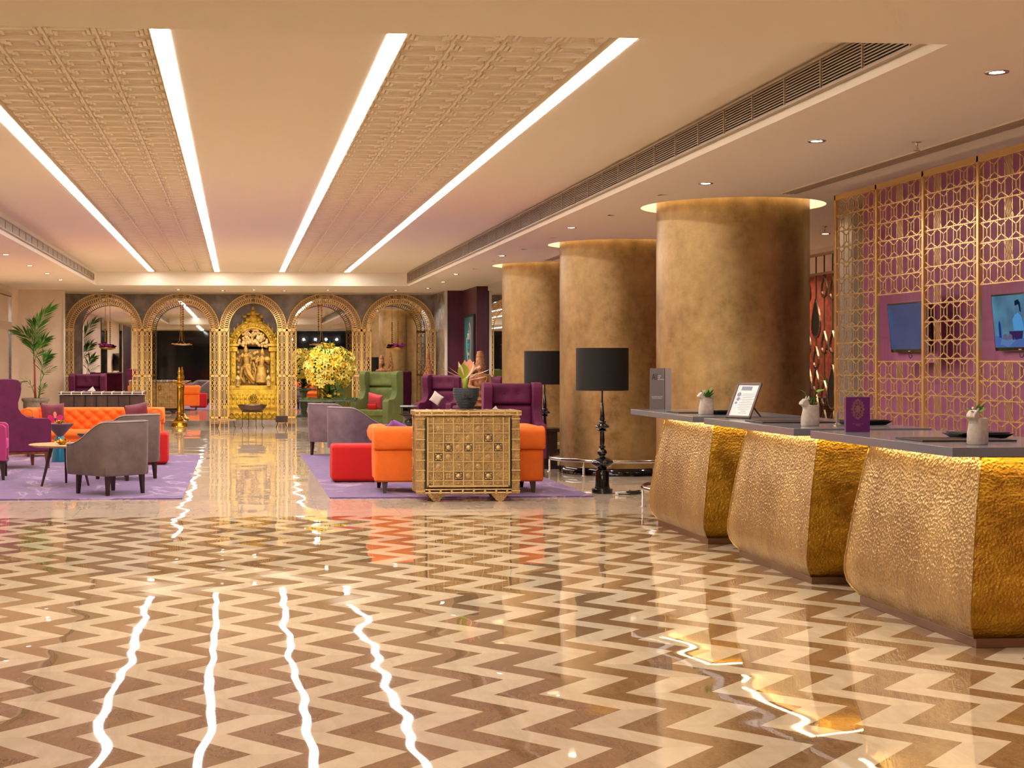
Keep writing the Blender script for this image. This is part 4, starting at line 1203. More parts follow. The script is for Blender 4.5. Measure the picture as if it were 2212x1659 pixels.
floor_lamp('black floor lamp with drum shade farther back, behind the purple wing chair', (4.46, 22.05, 0), g)
t = thing('power_strip', 'white power strip with a coil of black cable at the foot of the front lamp', 'cable', (4.30, 16.98, 0))
MB().box((0, 0, 0.022), (0.13, 0.045, 0.03), rz=0.5).build('socket_block', white_print, t, bevel=0.006)
mb = MB(); pts = []
for k in range(60):
    a = k*0.42; r = 0.07+0.02*math.sin(k*0.7)
    pts.append((0.15+r*math.cos(a), -0.02+0.6*r*math.sin(a), 0.012+0.0007*k+0.006*math.sin(k)))
mb.tube(pts, 0.006, 6); mb.tube([(-0.05, -0.03, 0.012), (0.03, -0.07, 0.012), (0.10, -0.06, 0.012)], 0.006, 6); mb.tube([(-0.09, 0.0, 0.02), (-0.04, 0.0, 0.02)], 0.006, 6); mb.build('cable', black_matt, t, smooth=True)

# wooden pedestal beside the rear lamp
t = thing('wooden_stand', 'dark brown wooden stand beside the rear floor lamp', 'stand', (4.28, 21.35, 0), 0)
MB().box((0, 0, 0.545), (0.50, 0.40, 0.05)).build('top', wood_dark, t, bevel=0.005)
MB().box((0, 0, 0.27), (0.38, 0.30, 0.50)).build('body', wood_dark, t, bevel=0.004)
MB().box((0, 0, 0.02), (0.46, 0.36, 0.04)).build('plinth', wood_dark, t)

# ---------------------------------------------------------------- tall brass lamps by the arches
def oil_lamp(label, loc):
    t = thing('brass_oil_lamp', label, 'lamp', loc, 0, 'tall brass oil lamps')
    MB().lathe([(0.185, 0), (0.19, 0.015), (0.18, 0.03), (0.165, 0.10), (0.18, 0.12), (0.18, 0.14), (0.13, 0.155), (0.10, 0.19), (0.075, 0.22), (0.085, 0.235), (0.06, 0.25)], n=36).build('base', brass, t, smooth=True, ang=40)
    MB().lathe([(0.06, 0.25), (0.052, 0.30), (0.058, 0.33), (0.05, 0.36), (0.047, 0.80), (0.056, 0.83), (0.05, 0.86), (0.062, 0.90), (0.05, 0.94), (0.075, 0.99)], n=28).build('stem', brass, t, smooth=True, ang=40)
    mb = MB(); mb.lathe([(0.075, 0.99), (0.13, 1.01), (0.185, 1.035), (0.19, 1.05), (0.17, 1.05), (0.0, 1.035)], n=30)
    for k in range(7):
        a = 2*PI*k/7; mb.ell((0.185*math.cos(a), 0.185*math.sin(a), 1.045), (0.035, 0.035, 0.012), 6)
    mb.build('oil_dish', brass, t, smooth=True)
    MB().lathe([(0.05, 1.04), (0.035, 1.07), (0.055, 1.10), (0.060, 1.14), (0.040, 1.18), (0.030, 1.21), (0.045, 1.24), (0.034, 1.29), (0.018, 1.34), (0.024, 1.36), (0.0, 1.39)], n=24, cap=False).build('finial', brass, t, smooth=True)
oil_lamp('tall polished brass oil lamp on the floor before the second arch from the left', (-1.36, 35.35, 0))
oil_lamp('tall brass oil lamp mostly hidden behind the grey chairs and yellow flowers', (1.95, 35.35, 0))

# ---------------------------------------------------------------- golden shrine in the middle arch
SX, SY = 0.345, 35.85
def remesh(o, v, smooth_it=2):
    m = o.modifiers.new('remesh', 'REMESH'); m.mode = 'VOXEL'; m.voxel_size = v; m.use_smooth_shade = True
    s = o.modifiers.new('smooth', 'SMOOTH'); s.factor = 0.5; s.iterations = smooth_it
    return o
def capsule(mb, a, b, ra, rb, n=4):
    a, b = Vector(a), Vector(b)
    mb.tube([a, b], [ra, rb], 10); mb.ell(a, (ra, ra, ra), 6); mb.ell(b, (rb, rb, rb), 6)
def figure(mb, base, s, lean, arms, legs, turn=1):
    """a standing carved figure, x right, z up, relief faces -Y"""
    bx, by, bz = base
    P = lambda x, y, z: (bx+s*x, by+s*y, bz+s*z)
    hip = (0, 0, 0.52); chest = (lean*0.04, -0.01, 0.76); neck = (lean*0.05, -0.01, 0.85); head = (lean*0.065, -0.02, 0.925)
    mb.ell(P(*hip), (0.095*s, 0.075*s, 0.09*s), 8)
    capsule(mb, P(*hip), P(*chest), 0.072*s, 0.095*s); mb.ell(P(chest[0], chest[1], chest[2]), (0.12*s, 0.075*s, 0.07*s), 8)
    capsule(mb, P(*chest), P(*neck), 0.04*s, 0.035*s)
    mb.ell(P(*head), (0.052*s, 0.055*s, 0.066*s), 8)
    mb.lathe([(0.055, 0.0), (0.062, 0.02), (0.045, 0.05), (0.05, 0.06), (0.03, 0.10), (0.012, 0.14), (0, 0.15)], n=12, M=Matrix.Translation(P(head[0], head[1], head[2]+0.03)) @ Matrix.Scale(s, 4))
    mb.ell(P(head[0], head[1]-0.055, head[2]-0.005), (0.010*s, 0.014*s, 0.018*s), 5)     # nose
    for e in (-1, 1): mb.ell(P(head[0]+e*0.052, head[1], head[2]), (0.012*s, 0.014*s, 0.026*s), 5)
    for sd, (el, ha) in zip((-1, 1), arms):
        sh = (chest[0]+sd*0.115, chest[1], chest[2]+0.04)
        capsule(mb, P(*sh), P(*el), 0.036*s, 0.028*s); capsule(mb, P(*el), P(*ha), 0.028*s, 0.02*s); mb.ell(P(*ha), (0.026*s, 0.02*s, 0.03*s), 6)
    for sd, (kn, ft) in zip((-1, 1), legs):
        h = (hip[0]+sd*0.05, hip[1], hip[2]-0.03)
        capsule(mb, P(*h), P(*kn), 0.066*s, 0.045*s); capsule(mb, P(*kn), P(*ft), 0.042*s, 0.026*s); mb.ell(P(ft[0]+0.02, ft[1]-0.04, ft[2]-0.005), (0.03*s, 0.06*s, 0.02*s), 6)
    for k in range(12):
        a = 2*PI*k/12; mb.ell(P(hip[0]+0.10*math.cos(a), 0.075*math.sin(a), hip[2]+0.02), (0.018*s, 0.018*s, 0.018*s), 4)
    for k in range(9):
        a = PI*k/8; mb.ell(P(chest[0]+0.07*math.cos(a), chest[1]-0.07, chest[2]+0.04-0.07*math.sin(a)), (0.012*s,)*3, 4)

t = thing('golden_shrine', 'tall carved golden shrine with two figures under a leafy canopy, inside the middle arch', 'shrine', (SX, SY, 0))
# base tiers
MB().box((0, 0.02, 0.075), (1.66, 0.60, 0.15)).build('stone_step', stone, t, bevel=0.006)
mb = MB(); mb.box((0, 0.04, 0.29), (1.24, 0.44, 0.28)); mb.box((0, 0.03, 0.45), (1.42, 0.50, 0.07)); mb.box((0, 0.05, 0.62), (1.20, 0.42, 0.30)); mb.box((0, 0.05, 0.80), (1.28, 0.42, 0.10)); mb.box((0, 0.06, 0.90), (1.10, 0.36, 0.10))
base = mb.build('base', shrine_gold, t, bevel=0.008)
mb = MB()
for k in range(13):
    x = -0.56+1.12*k/12
    mb.ell((x, -0.175, 0.67), (0.034, 0.03, 0.045), 6); mb.ell((x, -0.175, 0.565), (0.030, 0.028, 0.05), 6); mb.ell((x+0.045, -0.17, 0.745), (0.02, 0.02, 0.02), 5)
for k in range(9): mb.ribbon(oval(-0.5+1.0*k/8, 0.25, 0.052, 0.06, 9), 0.02, 0.05, lambda u, v, n: Vector((u, -0.19+n, v)), closed=True)
for k in range(24): mb.ell((-0.66+1.32*k/23, -0.225, 0.455), (0.024, 0.018, 0.026), 5)
for r_ in (0.09, 0.055): mb.ribbon(oval(0, 0.66, r_, r_, 10), 0.02, 0.06, lambda u, v, n: Vector((u, -0.2+n, v)), closed=True)
mb.build('carved_frieze', shrine_gold, base, smooth=True)
# pillars
for s in (-1, 1):
    mb = MB(); mb.box((s*0.46, 0.05, 1.33), (0.11, 0.2, 0.84)); mb.box((s*0.46, 0.04, 1.80), (0.19, 0.26, 0.10)); mb.box((s*0.46, 0.04, 1.90), (0.24, 0.28, 0.06))
    for z in (1.05, 1.25, 1.45, 1.62): mb.ell((s*0.46, -0.06, z), (0.035, 0.02, 0.035), 6)
    mb.box((s*0.575, 0.08, 1.32), (0.10, 0.12, 0.9))
    mb.build('pillar', shrine_gold, t, bevel=0.008)
    mb = MB()
    for k in range(6): mb.ell((s*(0.58+0.012*(k % 2)), 0.0, 1.0+0.15*k), (0.05, 0.05, 0.05), 6)
    for (dx, dz, r_) in ((0.0, 1.99, 0.07), (0.06, 2.04, 0.05), (-0.05, 2.05, 0.05), (0.1, 1.95, 0.045), (0.02, 2.12, 0.045)): mb.ell((s*(0.47+dx), 0.0, dz), (r_, 0.06, r_), 6)
    mb.build('side_carving', shrine_gold, t, smooth=True)
    MB().lathe([(0.05, 0.94), (0.045, 1.08), (0.07, 1.10), (0.06, 1.12), (0.045, 1.15), (0.0, 1.20)], c=(s*0.36, -0.16, 0), n=14, cap=False).build('small_post', shrine_leaf, t, smooth=True)
# arched halo
mb = MB()
for (r0, r1, dep) in ((0.415, 0.53, 0.20), (0.53, 0.575, 0.12)):
    n = 36
    for i in range(n):
        a0, a1 = PI*i/n, PI*(i+1)/n
        vs = []
        for y in (-dep/2, dep/2):
            for (a, r_) in ((a0, r0), (a1, r0), (a1, r1), (a0, r1)): vs.append((r_*math.cos(a), 0.05+y, 1.80+1.18*r_*math.sin(a)))
        mb._add(vs, [(3,2,1,0),(4,5,6,7),(0,1,5,4),(1,2,6,5),(2,3,7,6),(3,0,4,7)])
for i in range(26):
    a = PI*(i+0.5)/26; mb.ell((0.475*math.cos(a), -0.06, 1.80+1.18*0.475*math.sin(a)), (0.036, 0.03, 0.036), 6)
for i in range(15):
    a = PI*(i+0.5)/15; mb.ell((0.60*math.cos(a), 0.03, 1.80+1.16*0.60*math.sin(a)), (0.022, 0.03, 0.05), 6)
for s in (-1, 1):
    for a in (0.55, 0.95): mb.ribbon(oval(s*0.475*math.cos(a), 1.80+1.18*0.475*math.sin(a), 0.042, 0.042, 10), 0.02, 0.07, lambda u, v, n: Vector((u, -0.07+n, v)), closed=True)
mb.build('halo_arch', shrine_gold, t, smooth=True, ang=40)
mb = MB()
for (x, z, rx, rz_) in ((0, 2.52, 0.11, 0.10), (-0.12, 2.50, 0.07, 0.05), (0.12, 2.50, 0.07, 0.05), (-0.2, 2.57, 0.05, 0.04), (0.2, 2.57, 0.05, 0.04), (0, 2.65, 0.07, 0.07), (-0.09, 2.63, 0.06, 0.03), (0.09, 2.63, 0.06, 0.03),
                       (0, 2.75, 0.035, 0.05), (-0.16, 2.42, 0.07, 0.04), (0.16, 2.42, 0.07, 0.04), (0, 2.38, 0.06, 0.06)):
    mb.ell((x, -0.02, z), (rx, 0.07, rz_), 7)
mb.build('crest', shrine_gold, t, smooth=True)
mb = MB(); mb.box((0, 0.16, 1.40), (0.86, 0.04, 0.94)); pts = [(-0.43, 1.80), (0.43, 1.80)]+[(0.43*math.cos(PI*k/20), 1.80+0.5*math.sin(PI*k/20)) for k in range(21)]
mb.prism([(0.43*math.cos(PI*k/20), 1.80+0.50*math.sin(PI*k/20)) for k in range(21)], 0.04, Matrix.Translation((0, 0.16, 0))); mb.build('niche_back', shrine_back, t)
# leafy canopy
mb = MB()
r2 = random.Random(3)
for k in range(110):
    a = PI*r2.random(); q = math.sqrt(r2.random())
    x = 0.36*q*math.cos(a); z = 1.83+0.40*q*math.sin(a)+ (0.10*(1-abs(x)/0.36))
    if z < 1.80+0.3*abs(x) - 0.05: continue
    mb.ell((x, 0.03-0.03*r2.random(), z), (0.036, 0.035, 0.042), 5, rot=(0, r2.uniform(-0.6, 0.6), 0))
mb.build('leaf_canopy', shrine_leaf, t, smooth=True)
# foliage relief behind the figures
mb = MB()
for k in range(90):
    x = r2.uniform(-0.38, 0.38); z = r2.uniform(0.98, 1.75); mb.ell((x, 0.12, z), (0.04, 0.03, 0.045), 5)
mb.build('foliage_relief', shrine_fig, t, smooth=True)
mb = MB(); figure(mb, (-0.14, 0.02, 0.99), 0.83, -0.6, (((-0.22, -0.10, 0.72), (-0.13, -0.14, 0.84)), ((0.15, -0.12, 0.70), (0.04, -0.15, 0.82))), (((-0.03, -0.03, 0.27), (0.16, -0.06, 0.03)), ((0.08, 0, 0.28), (0.05, 0.0, 0.03))))
mb.tube([(-0.34, -0.12, 1.62), (-0.05, -0.12, 1.72)], 0.010, 8)
mb.tube([(-0.26, -0.02, 1.35), (-0.30, -0.02, 1.15), (-0.22, -0.02, 1.05)], 0.03, 8); mb.tube([(0.0, -0.04, 1.5), (0.06, -0.05, 1.3), (0.02, -0.03, 1.12)], 0.02, 8)
mb.tube([(-0.18, -0.08, 1.40), (-0.08, -0.10, 1.20), (0.02, -0.10, 1.06)], [0.05, 0.045, 0.03], 8)
remesh(mb.build('carved_figure', shrine_fig, t), 0.009)
mb = MB(); figure(mb, (0.19, 0.03, 0.99), 0.76, 0.5, (((-0.17, -0.10, 0.66), (-0.06, -0.14, 0.72)), ((0.20, -0.08, 0.66), (0.16, -0.14, 0.78))), (((-0.04, 0, 0.27), (-0.05, 0.0, 0.03)), ((0.05, 0, 0.27), (0.05, 0.0, 0.03))))
mb.lathe([(0.04, 0), (0.08, 0.05), (0.06, 0.10), (0.02, 0.13)], n=12, M=Matrix.Translation((0.33, -0.10, 1.50)))
mb.lathe([(0.13, 0.0), (0.12, 0.18), (0.08, 0.34)], n=14, M=Matrix.Translation((0.19, 0.02, 1.02)))
remesh(mb.build('carved_figure', shrine_fig, t), 0.009)

# bowl on an iron stand
t = thing('bowl_on_stand', 'wide dark metal bowl on thin iron legs in front of the golden shrine', 'bowl', (0.315, 34.72, 0))
MB().lathe([(0.0, 0.36), (0.17, 0.365), (0.24, 0.395), (0.31, 0.475), (0.325, 0.505), (0.34, 0.515), (0.335, 0.535), (0.315, 0.53), (0.30, 0.50), (0.20, 0.42), (0.0, 0.40)], n=48, cap=False).build('bowl', bowl_metal, t, smooth=True, ang=40)
MB().tube([(0.24*math.cos(2*PI*k/32), 0.24*math.sin(2*PI*k/32), 0.372) for k in range(32)], 0.008, 6, closed=True).build('stand_ring', iron, t)
for k in range(4):
    a = 0.35+2*PI*k/4; c_, s_ = math.cos(a), math.sin(a)
    MB().tube([(0.24*c_, 0.24*s_, 0.37), (0.235*c_, 0.235*s_, 0.08), (0.25*c_, 0.25*s_, 0.02), (0.285*c_, 0.285*s_, 0.006)], 0.0075, 8).build('leg', iron, t)
# low benches
def bench(label, x, w, m, h, dz):
    t = thing('low_stool', label, 'stool', (x, 34.85, 0), 0, 'low stools beside the shrine')
    MB().box((0, 0, h-dz/2), (w, 0.22, dz)).build('seat', m, t, bevel=0.006)
    for sx in (-1, 1):
        for sy in (-1, 1): MB().tube([(sx*(w/2-0.05), sy*0.08, h-dz), (sx*(w/2-0.03), sy*0.09, 0.05), (sx*(w/2-0.01), sy*0.10, 0.004)], 0.007, 8).build('leg', iron, t)
bench('low brown stool at the left foot of the shrine arch', -0.27, 0.42, wood_light, 0.20, 0.035)
bench('low dark boxy stool at the right foot of the shrine arch', 0.985, 0.27, chest_dark, 0.27, 0.14)

# ---------------------------------------------------------------- lattice stand with filigree cone
t = thing('lattice_pedestal', 'slim gold lattice pedestal between the purple wing chairs', 'pedestal', (4.02, 32.2, 0))
mb = MB(); F = None
for rot in range(4):
    A = Matrix.Rotation(rot*PI/2, 4, 'Z')
    Fr = lambda u, v, n, A=A: (A @ Vector((u, -0.09+n, v)))
    for xx in (-0.088, 0.0, 0.088): mb.ribbon([(xx, 0), (xx, 1.22)], 0.012, 0.012, Fr)
    for z in (0.02, 0.42, 0.80, 1.17): mb.ribbon([(-0.09, z), (0.09, z)], 0.03, 0.012, Fr)
    for z in [0.1, 0.2, 0.3, 0.5, 0.6, 0.7, 0.88, 0.98, 1.08]:
        for cu in (-0.044, 0.044): mb.ribbon(oval(cu, z, 0.028, 0.045, 6), 0.008, 0.010, Fr, closed=True)
mb.build('lattice_frame', brass_arch, t)
MB().box((0, 0, 1.225), (0.20, 0.20, 0.02)).build('top', brass_arch, t)
t = thing('filigree_cone', 'tall tapering carved filigree ornament on the lattice pedestal', 'ornament', (4.02, 32.2, 1.238))
mb = MB(); r2 = random.Random(5)
for k in range(170):
    z = r2.random()**1.3*0.53; r = 0.085*(1-z/0.56); a = r2.uniform(0, 2*PI)
    mb.ell((r*math.cos(a), r*math.sin(a), z+0.01), (0.013, 0.013, 0.018), 4)
mb.lathe([(0.09, 0), (0.09, 0.02), (0.07, 0.025), (0.05, 0.22), (0.02, 0.45), (0.0, 0.54)], n=14, cap=False)
mb.build('carving', carved_wood, t, smooth=True)

# ---------------------------------------------------------------- carved seated statue
t = thing('wooden_plinth', 'brown wooden plinth under the carved statue, behind the ribbed pot', 'plinth', (4.30, 26.9, 0))
MB().box((0, 0, 0.36), (0.52, 0.46, 0.72)).build('body', wood_dark, t, bevel=0.006)
MB().box((0, 0, 0.745), (0.60, 0.52, 0.05)).build('top', carved_wood, t, bevel=0.005)
t = thing('carved_statue', 'pale brown carved seated statue with a tall headdress, on the wooden plinth', 'statue', (4.29, 26.9, 0.771)); t.scale = (1.04, 1.04, 1.06)
mb = MB()
mb.ell((0, 0.02, 0.17), (0.17, 0.14, 0.10), 8); mb.ell((0.0, 0, 0.34), (0.12, 0.10, 0.13), 8); mb.ell((0, 0, 0.44), (0.15, 0.09, 0.07), 8)
capsule(mb, (0, 0, 0.46), (0, 0, 0.54), 0.045, 0.04); mb.ell((-0.01, -0.02, 0.60), (0.065, 0.07, 0.08), 8)
mb.ell((-0.01, -0.09, 0.59), (0.014, 0.02, 0.022), 5)
mb.lathe([(0.075, 0), (0.088, 0.03), (0.07, 0.05), (0.075, 0.10), (0.062, 0.13), (0.066, 0.17), (0.05, 0.21), (0.052, 0.235), (0.0, 0.245)], n=14, M=Matrix.Translation((-0.01, 0, 0.63)))
for s in (-1, 1):
    mb.ell((s*0.075, 0, 0.60), (0.02, 0.02, 0.045), 5)
    capsule(mb, (s*0.14, 0, 0.44), (s*0.19, -0.02, 0.28), 0.045, 0.035)
capsule(mb, (0.19, -0.02, 0.28), (0.20, -0.10, 0.10), 0.033, 0.03); mb.ell((0.20, -0.11, 0.06), (0.03, 0.03, 0.04), 5)
capsule(mb, (-0.19, -0.02, 0.28), (-0.08, -0.13, 0.24), 0.033, 0.03); mb.ell((-0.05, -0.14, 0.25), (0.035, 0.03, 0.03), 5)
capsule(mb, (-0.08, -0.02, 0.14), (-0.24, -0.10, 0.13), 0.075, 0.06); capsule(mb, (-0.24, -0.10, 0.13), (-0.04, -0.17, 0.07), 0.055, 0.035); mb.ell((0.0, -0.18, 0.06), (0.05, 0.03, 0.025), 5)
capsule(mb, (0.07, -0.02, 0.14), (0.13, -0.19, 0.13), 0.075, 0.055); capsule(mb, (0.13, -0.19, 0.13), (0.14, -0.21, 0.04), 0.05, 0.034)
for k in range(14): a = PI+PI*k/13; mb.ell((0.10*math.cos(a), -0.085, 0.43+0.12*math.sin(a)), (0.016, 0.014, 0.016), 4)
for k in range(16): a = 2*PI*k/16; mb.ell((0.125*math.cos(a), 0.105*math.sin(a), 0.24), (0.022, 0.022, 0.02), 4)
mb.box((0, 0.02, 0.05), (0.40, 0.32, 0.10))
remesh(mb.build('carving', carved_wood, t), 0.008)

# ---------------------------------------------------------------- flower table
FT = (1.80, 30.3)
t = thing('flower_table', 'round table with a leafy garland edge and stone baluster, under the yellow flowers', 'table', (*FT, 0))
MB().lathe([(0.0, 0.72), (0.585, 0.72), (0.60, 0.735), (0.60, 0.75), (0.59, 0.755), (0.0, 0.755)], n=56).build('tabletop', verdigris, t, smooth=True, ang=40)
MB().lathe([(0.30, 0.0), (0.30, 0.03), (0.16, 0.05), (0.10, 0.09), (0.07, 0.16), (0.10, 0.24), (0.12, 0.32), (0.10, 0.38), (0.07, 0.41), (0.085, 0.43), (0.07, 0.46), (0.085, 0.62), (0.14, 0.72)], n=28).build('baluster', verdigris, t, smooth=True)
t2 = thing('leaf_garland', 'green leaf garland lying around the edge of the flower table', 'garland', (*FT, 0.757))
mb = MB(); r2 = random.Random(11)
for k in range(240):
    a = r2.uniform(0, 2*PI); r = 0.60*math.sqrt(r2.uniform(0.55, 1.0))
    l = leafmesh(r2.uniform(0.06, 0.10), 0.02, -0.01, leafM((r*math.cos(a), r*math.sin(a), 0.006+r2.random()*0.02), r2.uniform(0, 6.28), r2.uniform(-0.1, 0.4)), nu=5)
    me = bpy.data.meshes.new('x'); l.bm.to_mesh(me); mb.bm.from_mesh(me); l.bm.free(); bpy.data.meshes.remove(me)
tag(mb.build('leaves', leaf_dark, t2), kind='stuff')
t = thing('flower_arrangement', 'huge round bouquet of yellow and cream lilies in a gold vase on the leafy table', 'flowers', (FT[0]-0.02, FT[1], 0.757))
MB().lathe([(0.10, 0), (0.10, 0.02), (0.05, 0.04), (0.04, 0.10), (0.055, 0.12), (0.04, 0.14), (0.06, 0.22), (0.13, 0.33), (0.14, 0.36), (0.12, 0.36), (0.0, 0.30)], n=28, cap=False).build('vase', brass, t, smooth=True, ang=40)
def lily(m, name):
    mb = MB(); n = 6
    for k in range(n):
        a = 2*PI*k/n
        for i in range(3):
            pass
        A = Matrix.Rotation(a, 4, 'Z')
        prof = [(0.004, 0.0, 0.004), (0.018, 0.030, 0.012), (0.038, 0.045, 0.014), (0.060, 0.044, 0.009), (0.072, 0.034, 0.0)]
        vs = []
        for (r, z, w) in prof: vs += [(r, -w, z+w*0.3), (r, 0, z), (r, w, z+w*0.3)]
        fs = [(i*3+s, i*3+s+1, i*3+s+4, i*3+s+3) for i in range(4) for s in (0, 1)]
        mb._add(vs, fs, A)
    mb.tube([(0, 0, -0.03), (0, 0, 0.02)], [0.004, 0.007], 6)
    for k in range(3):
        a = 2*PI*k/3; mb.tube([(0, 0, 0.01), (0.010*math.cos(a), 0.010*math.sin(a), 0.05)], 0.0022, 4)
    return mb.build(name, m, None, smooth=True)
la, lb = lily(lily_yellow, 'flower'), lily(lily_pale, 'flower')
r2 = random.Random(21); RC = Vector((0, 0, 0.63)); RR = 0.45
stuff = MB(); count = 0
golden = PI*(3-math.sqrt(5)); NF = 250
for k in range(NF):
    z = 1-2*(k+0.5)/NF; r = math.sqrt(1-z*z); a = golden*k
    d = Vector((r*math.cos(a), r*math.sin(a), z*0.9))
    if z < -0.80: continue
    q = RR*(1+0.10*math.sin(3*a+2)*r+r2.uniform(-0.20, 0.09))
    p = RC + d*q
    nrm = (d+Vector((r2.uniform(-.5, .5), r2.uniform(-.5, .5), r2.uniform(-.35, .5)))).normalized()
    rot = nrm.to_track_quat('Z', 'Y').to_euler()
    pale = (math.sin(a*2.3+z*5)+r2.uniform(-1, 1)) > -0.15
    sc = r2.uniform(0.95, 1.5)
    if d.y < 0.15 and count < 98 and (k % 2 == 0):
        src = lb if pale else la
        o = src.copy(); C.objects.link(o); o.parent = t; o.location = p; o.rotation_euler = rot; o.scale = (sc,)*3; count += 1
    else:
        me = (lb if pale else la).data; b2 = bmesh.new(); b2.from_mesh(me)
        bmesh.ops.transform(b2, matrix=Matrix.Translation(p) @ rot.to_matrix().to_4x4() @ Matrix.Scale(sc, 4), verts=b2.verts)
        for f in b2.faces: f.material_index = 1 if pale else 0
        tm = bpy.data.meshes.new('x'); b2.to_mesh(tm); b2.free(); stuff.bm.from_mesh(tm); bpy.data.meshes.remove(tm)
for o in (la, lb): bpy.data.objects.remove(o)
me = bpy.data.meshes.new('flower_mass'); stuff.bm.to_mesh(me); stuff.bm.free(); me.materials.append(lily_yellow); me.materials.append(lily_pale)
fm = bpy.data.objects.new('flower_mass', me); C.objects.link(fm); fm.parent = t; fm['kind'] = 'stuff'
for p_ in me.polygons: p_.use_smooth = True
mb = MB()
for k in range(260):
    d = Vector((r2.gauss(0, 1), r2.gauss(0, 1), r2.gauss(0, 1))).normalized()
    p = RC + Vector((d.x, d.y, d.z*0.9))*RR*r2.uniform(0.80, 1.08)
    A = Matrix.Translation(p) @ (d+Vector((r2.uniform(-.6, .6),)*3)).to_track_quat('Y', 'Z').to_matrix().to_4x4()
    l = leafmesh(0.11, 0.014, 0.01, A, nu=5); tm = bpy.data.meshes.new('x'); l.bm.to_mesh(tm); l.bm.free(); mb.bm.from_mesh(tm); bpy.data.meshes.remove(tm)
mb.ell(RC, (0.35, 0.35, 0.32), 14)
tag(mb.build('foliage', leaf_dark, t), kind='stuff')
mb = MB()
for k in range(70):
    a = r2.uniform(0, 2*PI); r = r2.uniform(0.05, 0.26)
    l = leafmesh(r2.uniform(0.10, 0.2), r2.uniform(0.02, 0.045), -0.05, leafM((r*0.6*math.cos(a), r*0.6*math.sin(a), 0.02+r2.random()*0.16), a-PI/2, r2.uniform(0.1, 1.0)), nu=6)
    tm = bpy.data.meshes.new('x'); l.bm.to_mesh(tm); l.bm.free(); mb.bm.from_mesh(tm); bpy.data.meshes.remove(tm)
tag(mb.build('base_leaves', leaf_green, t), kind='stuff')
for (x, y, z, m_) in ((0.03, -0.2, 0.07, lily_yellow), (0.12, -0.16, 0.12, lily_pale), (0.20, -0.1, 0.10, lily_yellow)):
    MB().ell((x, y, z), (0.035, 0.035, 0.03), 7).build('blossom', m_, t, smooth=True)

# small turned table with a glass tray, between green and purple chairs
t = thing('turned_side_table', 'black turned-leg side table with a glass tray, between the green and purple chairs', 'table', (3.27, 29.2, 0))
MB().lathe([(0.14, 0), (0.14, 0.03), (0.07, 0.06), (0.05, 0.10), (0.085, 0.16), (0.09, 0.22), (0.05, 0.28), (0.08, 0.31), (0.09, 0.36), (0.05, 0.40), (0.12, 0.46), (0.12, 0.48)], n=24).build('turned_base', black_gloss, t, smooth=True)
MB().box((0, 0, 0.492), (0.34, 0.30, 0.024)).build('shelf', wood_dark, t, bevel=0.003)
MB().lathe([(0.17, 0.64), (0.175, 0.655), (0.17, 0.665), (0.0, 0.665)], n=32, cap=False).build('tray', M('frosted_glass_tray', S(150, 160, 170), 0.2), t, smooth=True)
for sx in (-1, 1):
    for sy in (-1, 1): MB().tube([(sx*0.13, sy*0.10, 0.504), (sx*0.13, sy*0.10, 0.645)], 0.005, 6).build('rod', iron, t)

# ---------------------------------------------------------------- palm
t = thing('potted_palm', 'tall feathery palm in a weathered stone urn in the left back corner', 'plant', (-4.12, 31.45, 0))
MB().lathe([(0.20, 0), (0.21, 0.04), (0.19, 0.06), (0.21, 0.25), (0.25, 0.60), (0.245, 0.68), (0.275, 0.71), (0.285, 0.74), (0.275, 0.765), (0.24, 0.765), (0.22, 0.70), (0.0, 0.70)], n=40, cap=False).build('stone_pot', pot_stone, t, smooth=True, ang=45)
MB().tube([(0.0, 0, 0.68), (-0.015, 0, 1.0), (-0.02, 0, 1.35), (-0.035, 0, 1.58)], [0.028, 0.022, 0.018, 0.012], 10).build('trunk', stem_red, t, smooth=True)
MB().tube([(0.05, 0.02, 0.68), (0.09, 0.02, 1.0), (0.10, 0.02, 1.20)], [0.018, 0.014, 0.010], 8).build('trunk', stem_green, t, smooth=True)
def frond(pts, n, L0, w, m_, spread=0.9, up=0.6, rs=1):
    """pts: rachis control points"""
    rr = random.Random(rs); pts = [Vector(p) for p in pts]
    def cr(u):
        s = u*(len(pts)-1); i = min(int(s), len(pts)-2); f = s-i
        p0, p1, p2, p3 = pts[max(i-1, 0)], pts[i], pts[i+1], pts[min(i+2, len(pts)-1)]
        return 0.5*((2*p1)+(-p0+p2)*f+(2*p0-5*p1+4*p2-p3)*f*f+(-p0+3*p1-3*p2+p3)*f**3)
    mb = MB(); mb.tube([cr(k/14) for k in range(15)], [0.008-0.006*k/14 for k in range(15)], 6)
    for k in range(n):
        u = 0.22+0.78*(k+0.5)/n; p = cr(u); tg = (cr(min(1, u+0.02))-cr(u-0.02)).normalized()
        side = tg.cross(Vector((0, 1, 0))); side = side.normalized() if side.length > 1e-3 else Vector((1, 0, 0))
        for s in (-1, 1):
            d = (tg*(0.75+0.6*u)+side*s*spread*(1-0.55*u)+Vector((0, rr.uniform(-.35, .35), -0.10))).normalized()
            ln = L0*(0.55+0.45*math.sin(PI*min(1, u*0.95)))*rr.uniform(0.85, 1.1)
            nrm = d.cross(side*s+Vector((0, 0.5, 0))).normalized()
            A = Matrix.Translation(p) @ d.to_track_quat('Y', 'Z').to_matrix().to_4x4() @ Matrix.Rotation(rr.uniform(-0.4, 0.4)+1.2*s*0.3, 4, 'Y')
            l = leafmesh(ln, w, -0.16*ln, A, nu=7, fold=0.3); tm = bpy.data.meshes.new('x'); l.bm.to_mesh(tm); l.bm.free(); mb.bm.from_mesh(tm); bpy.data.meshes.remove(tm)
    return mb.build('frond', m_, t, smooth=True)
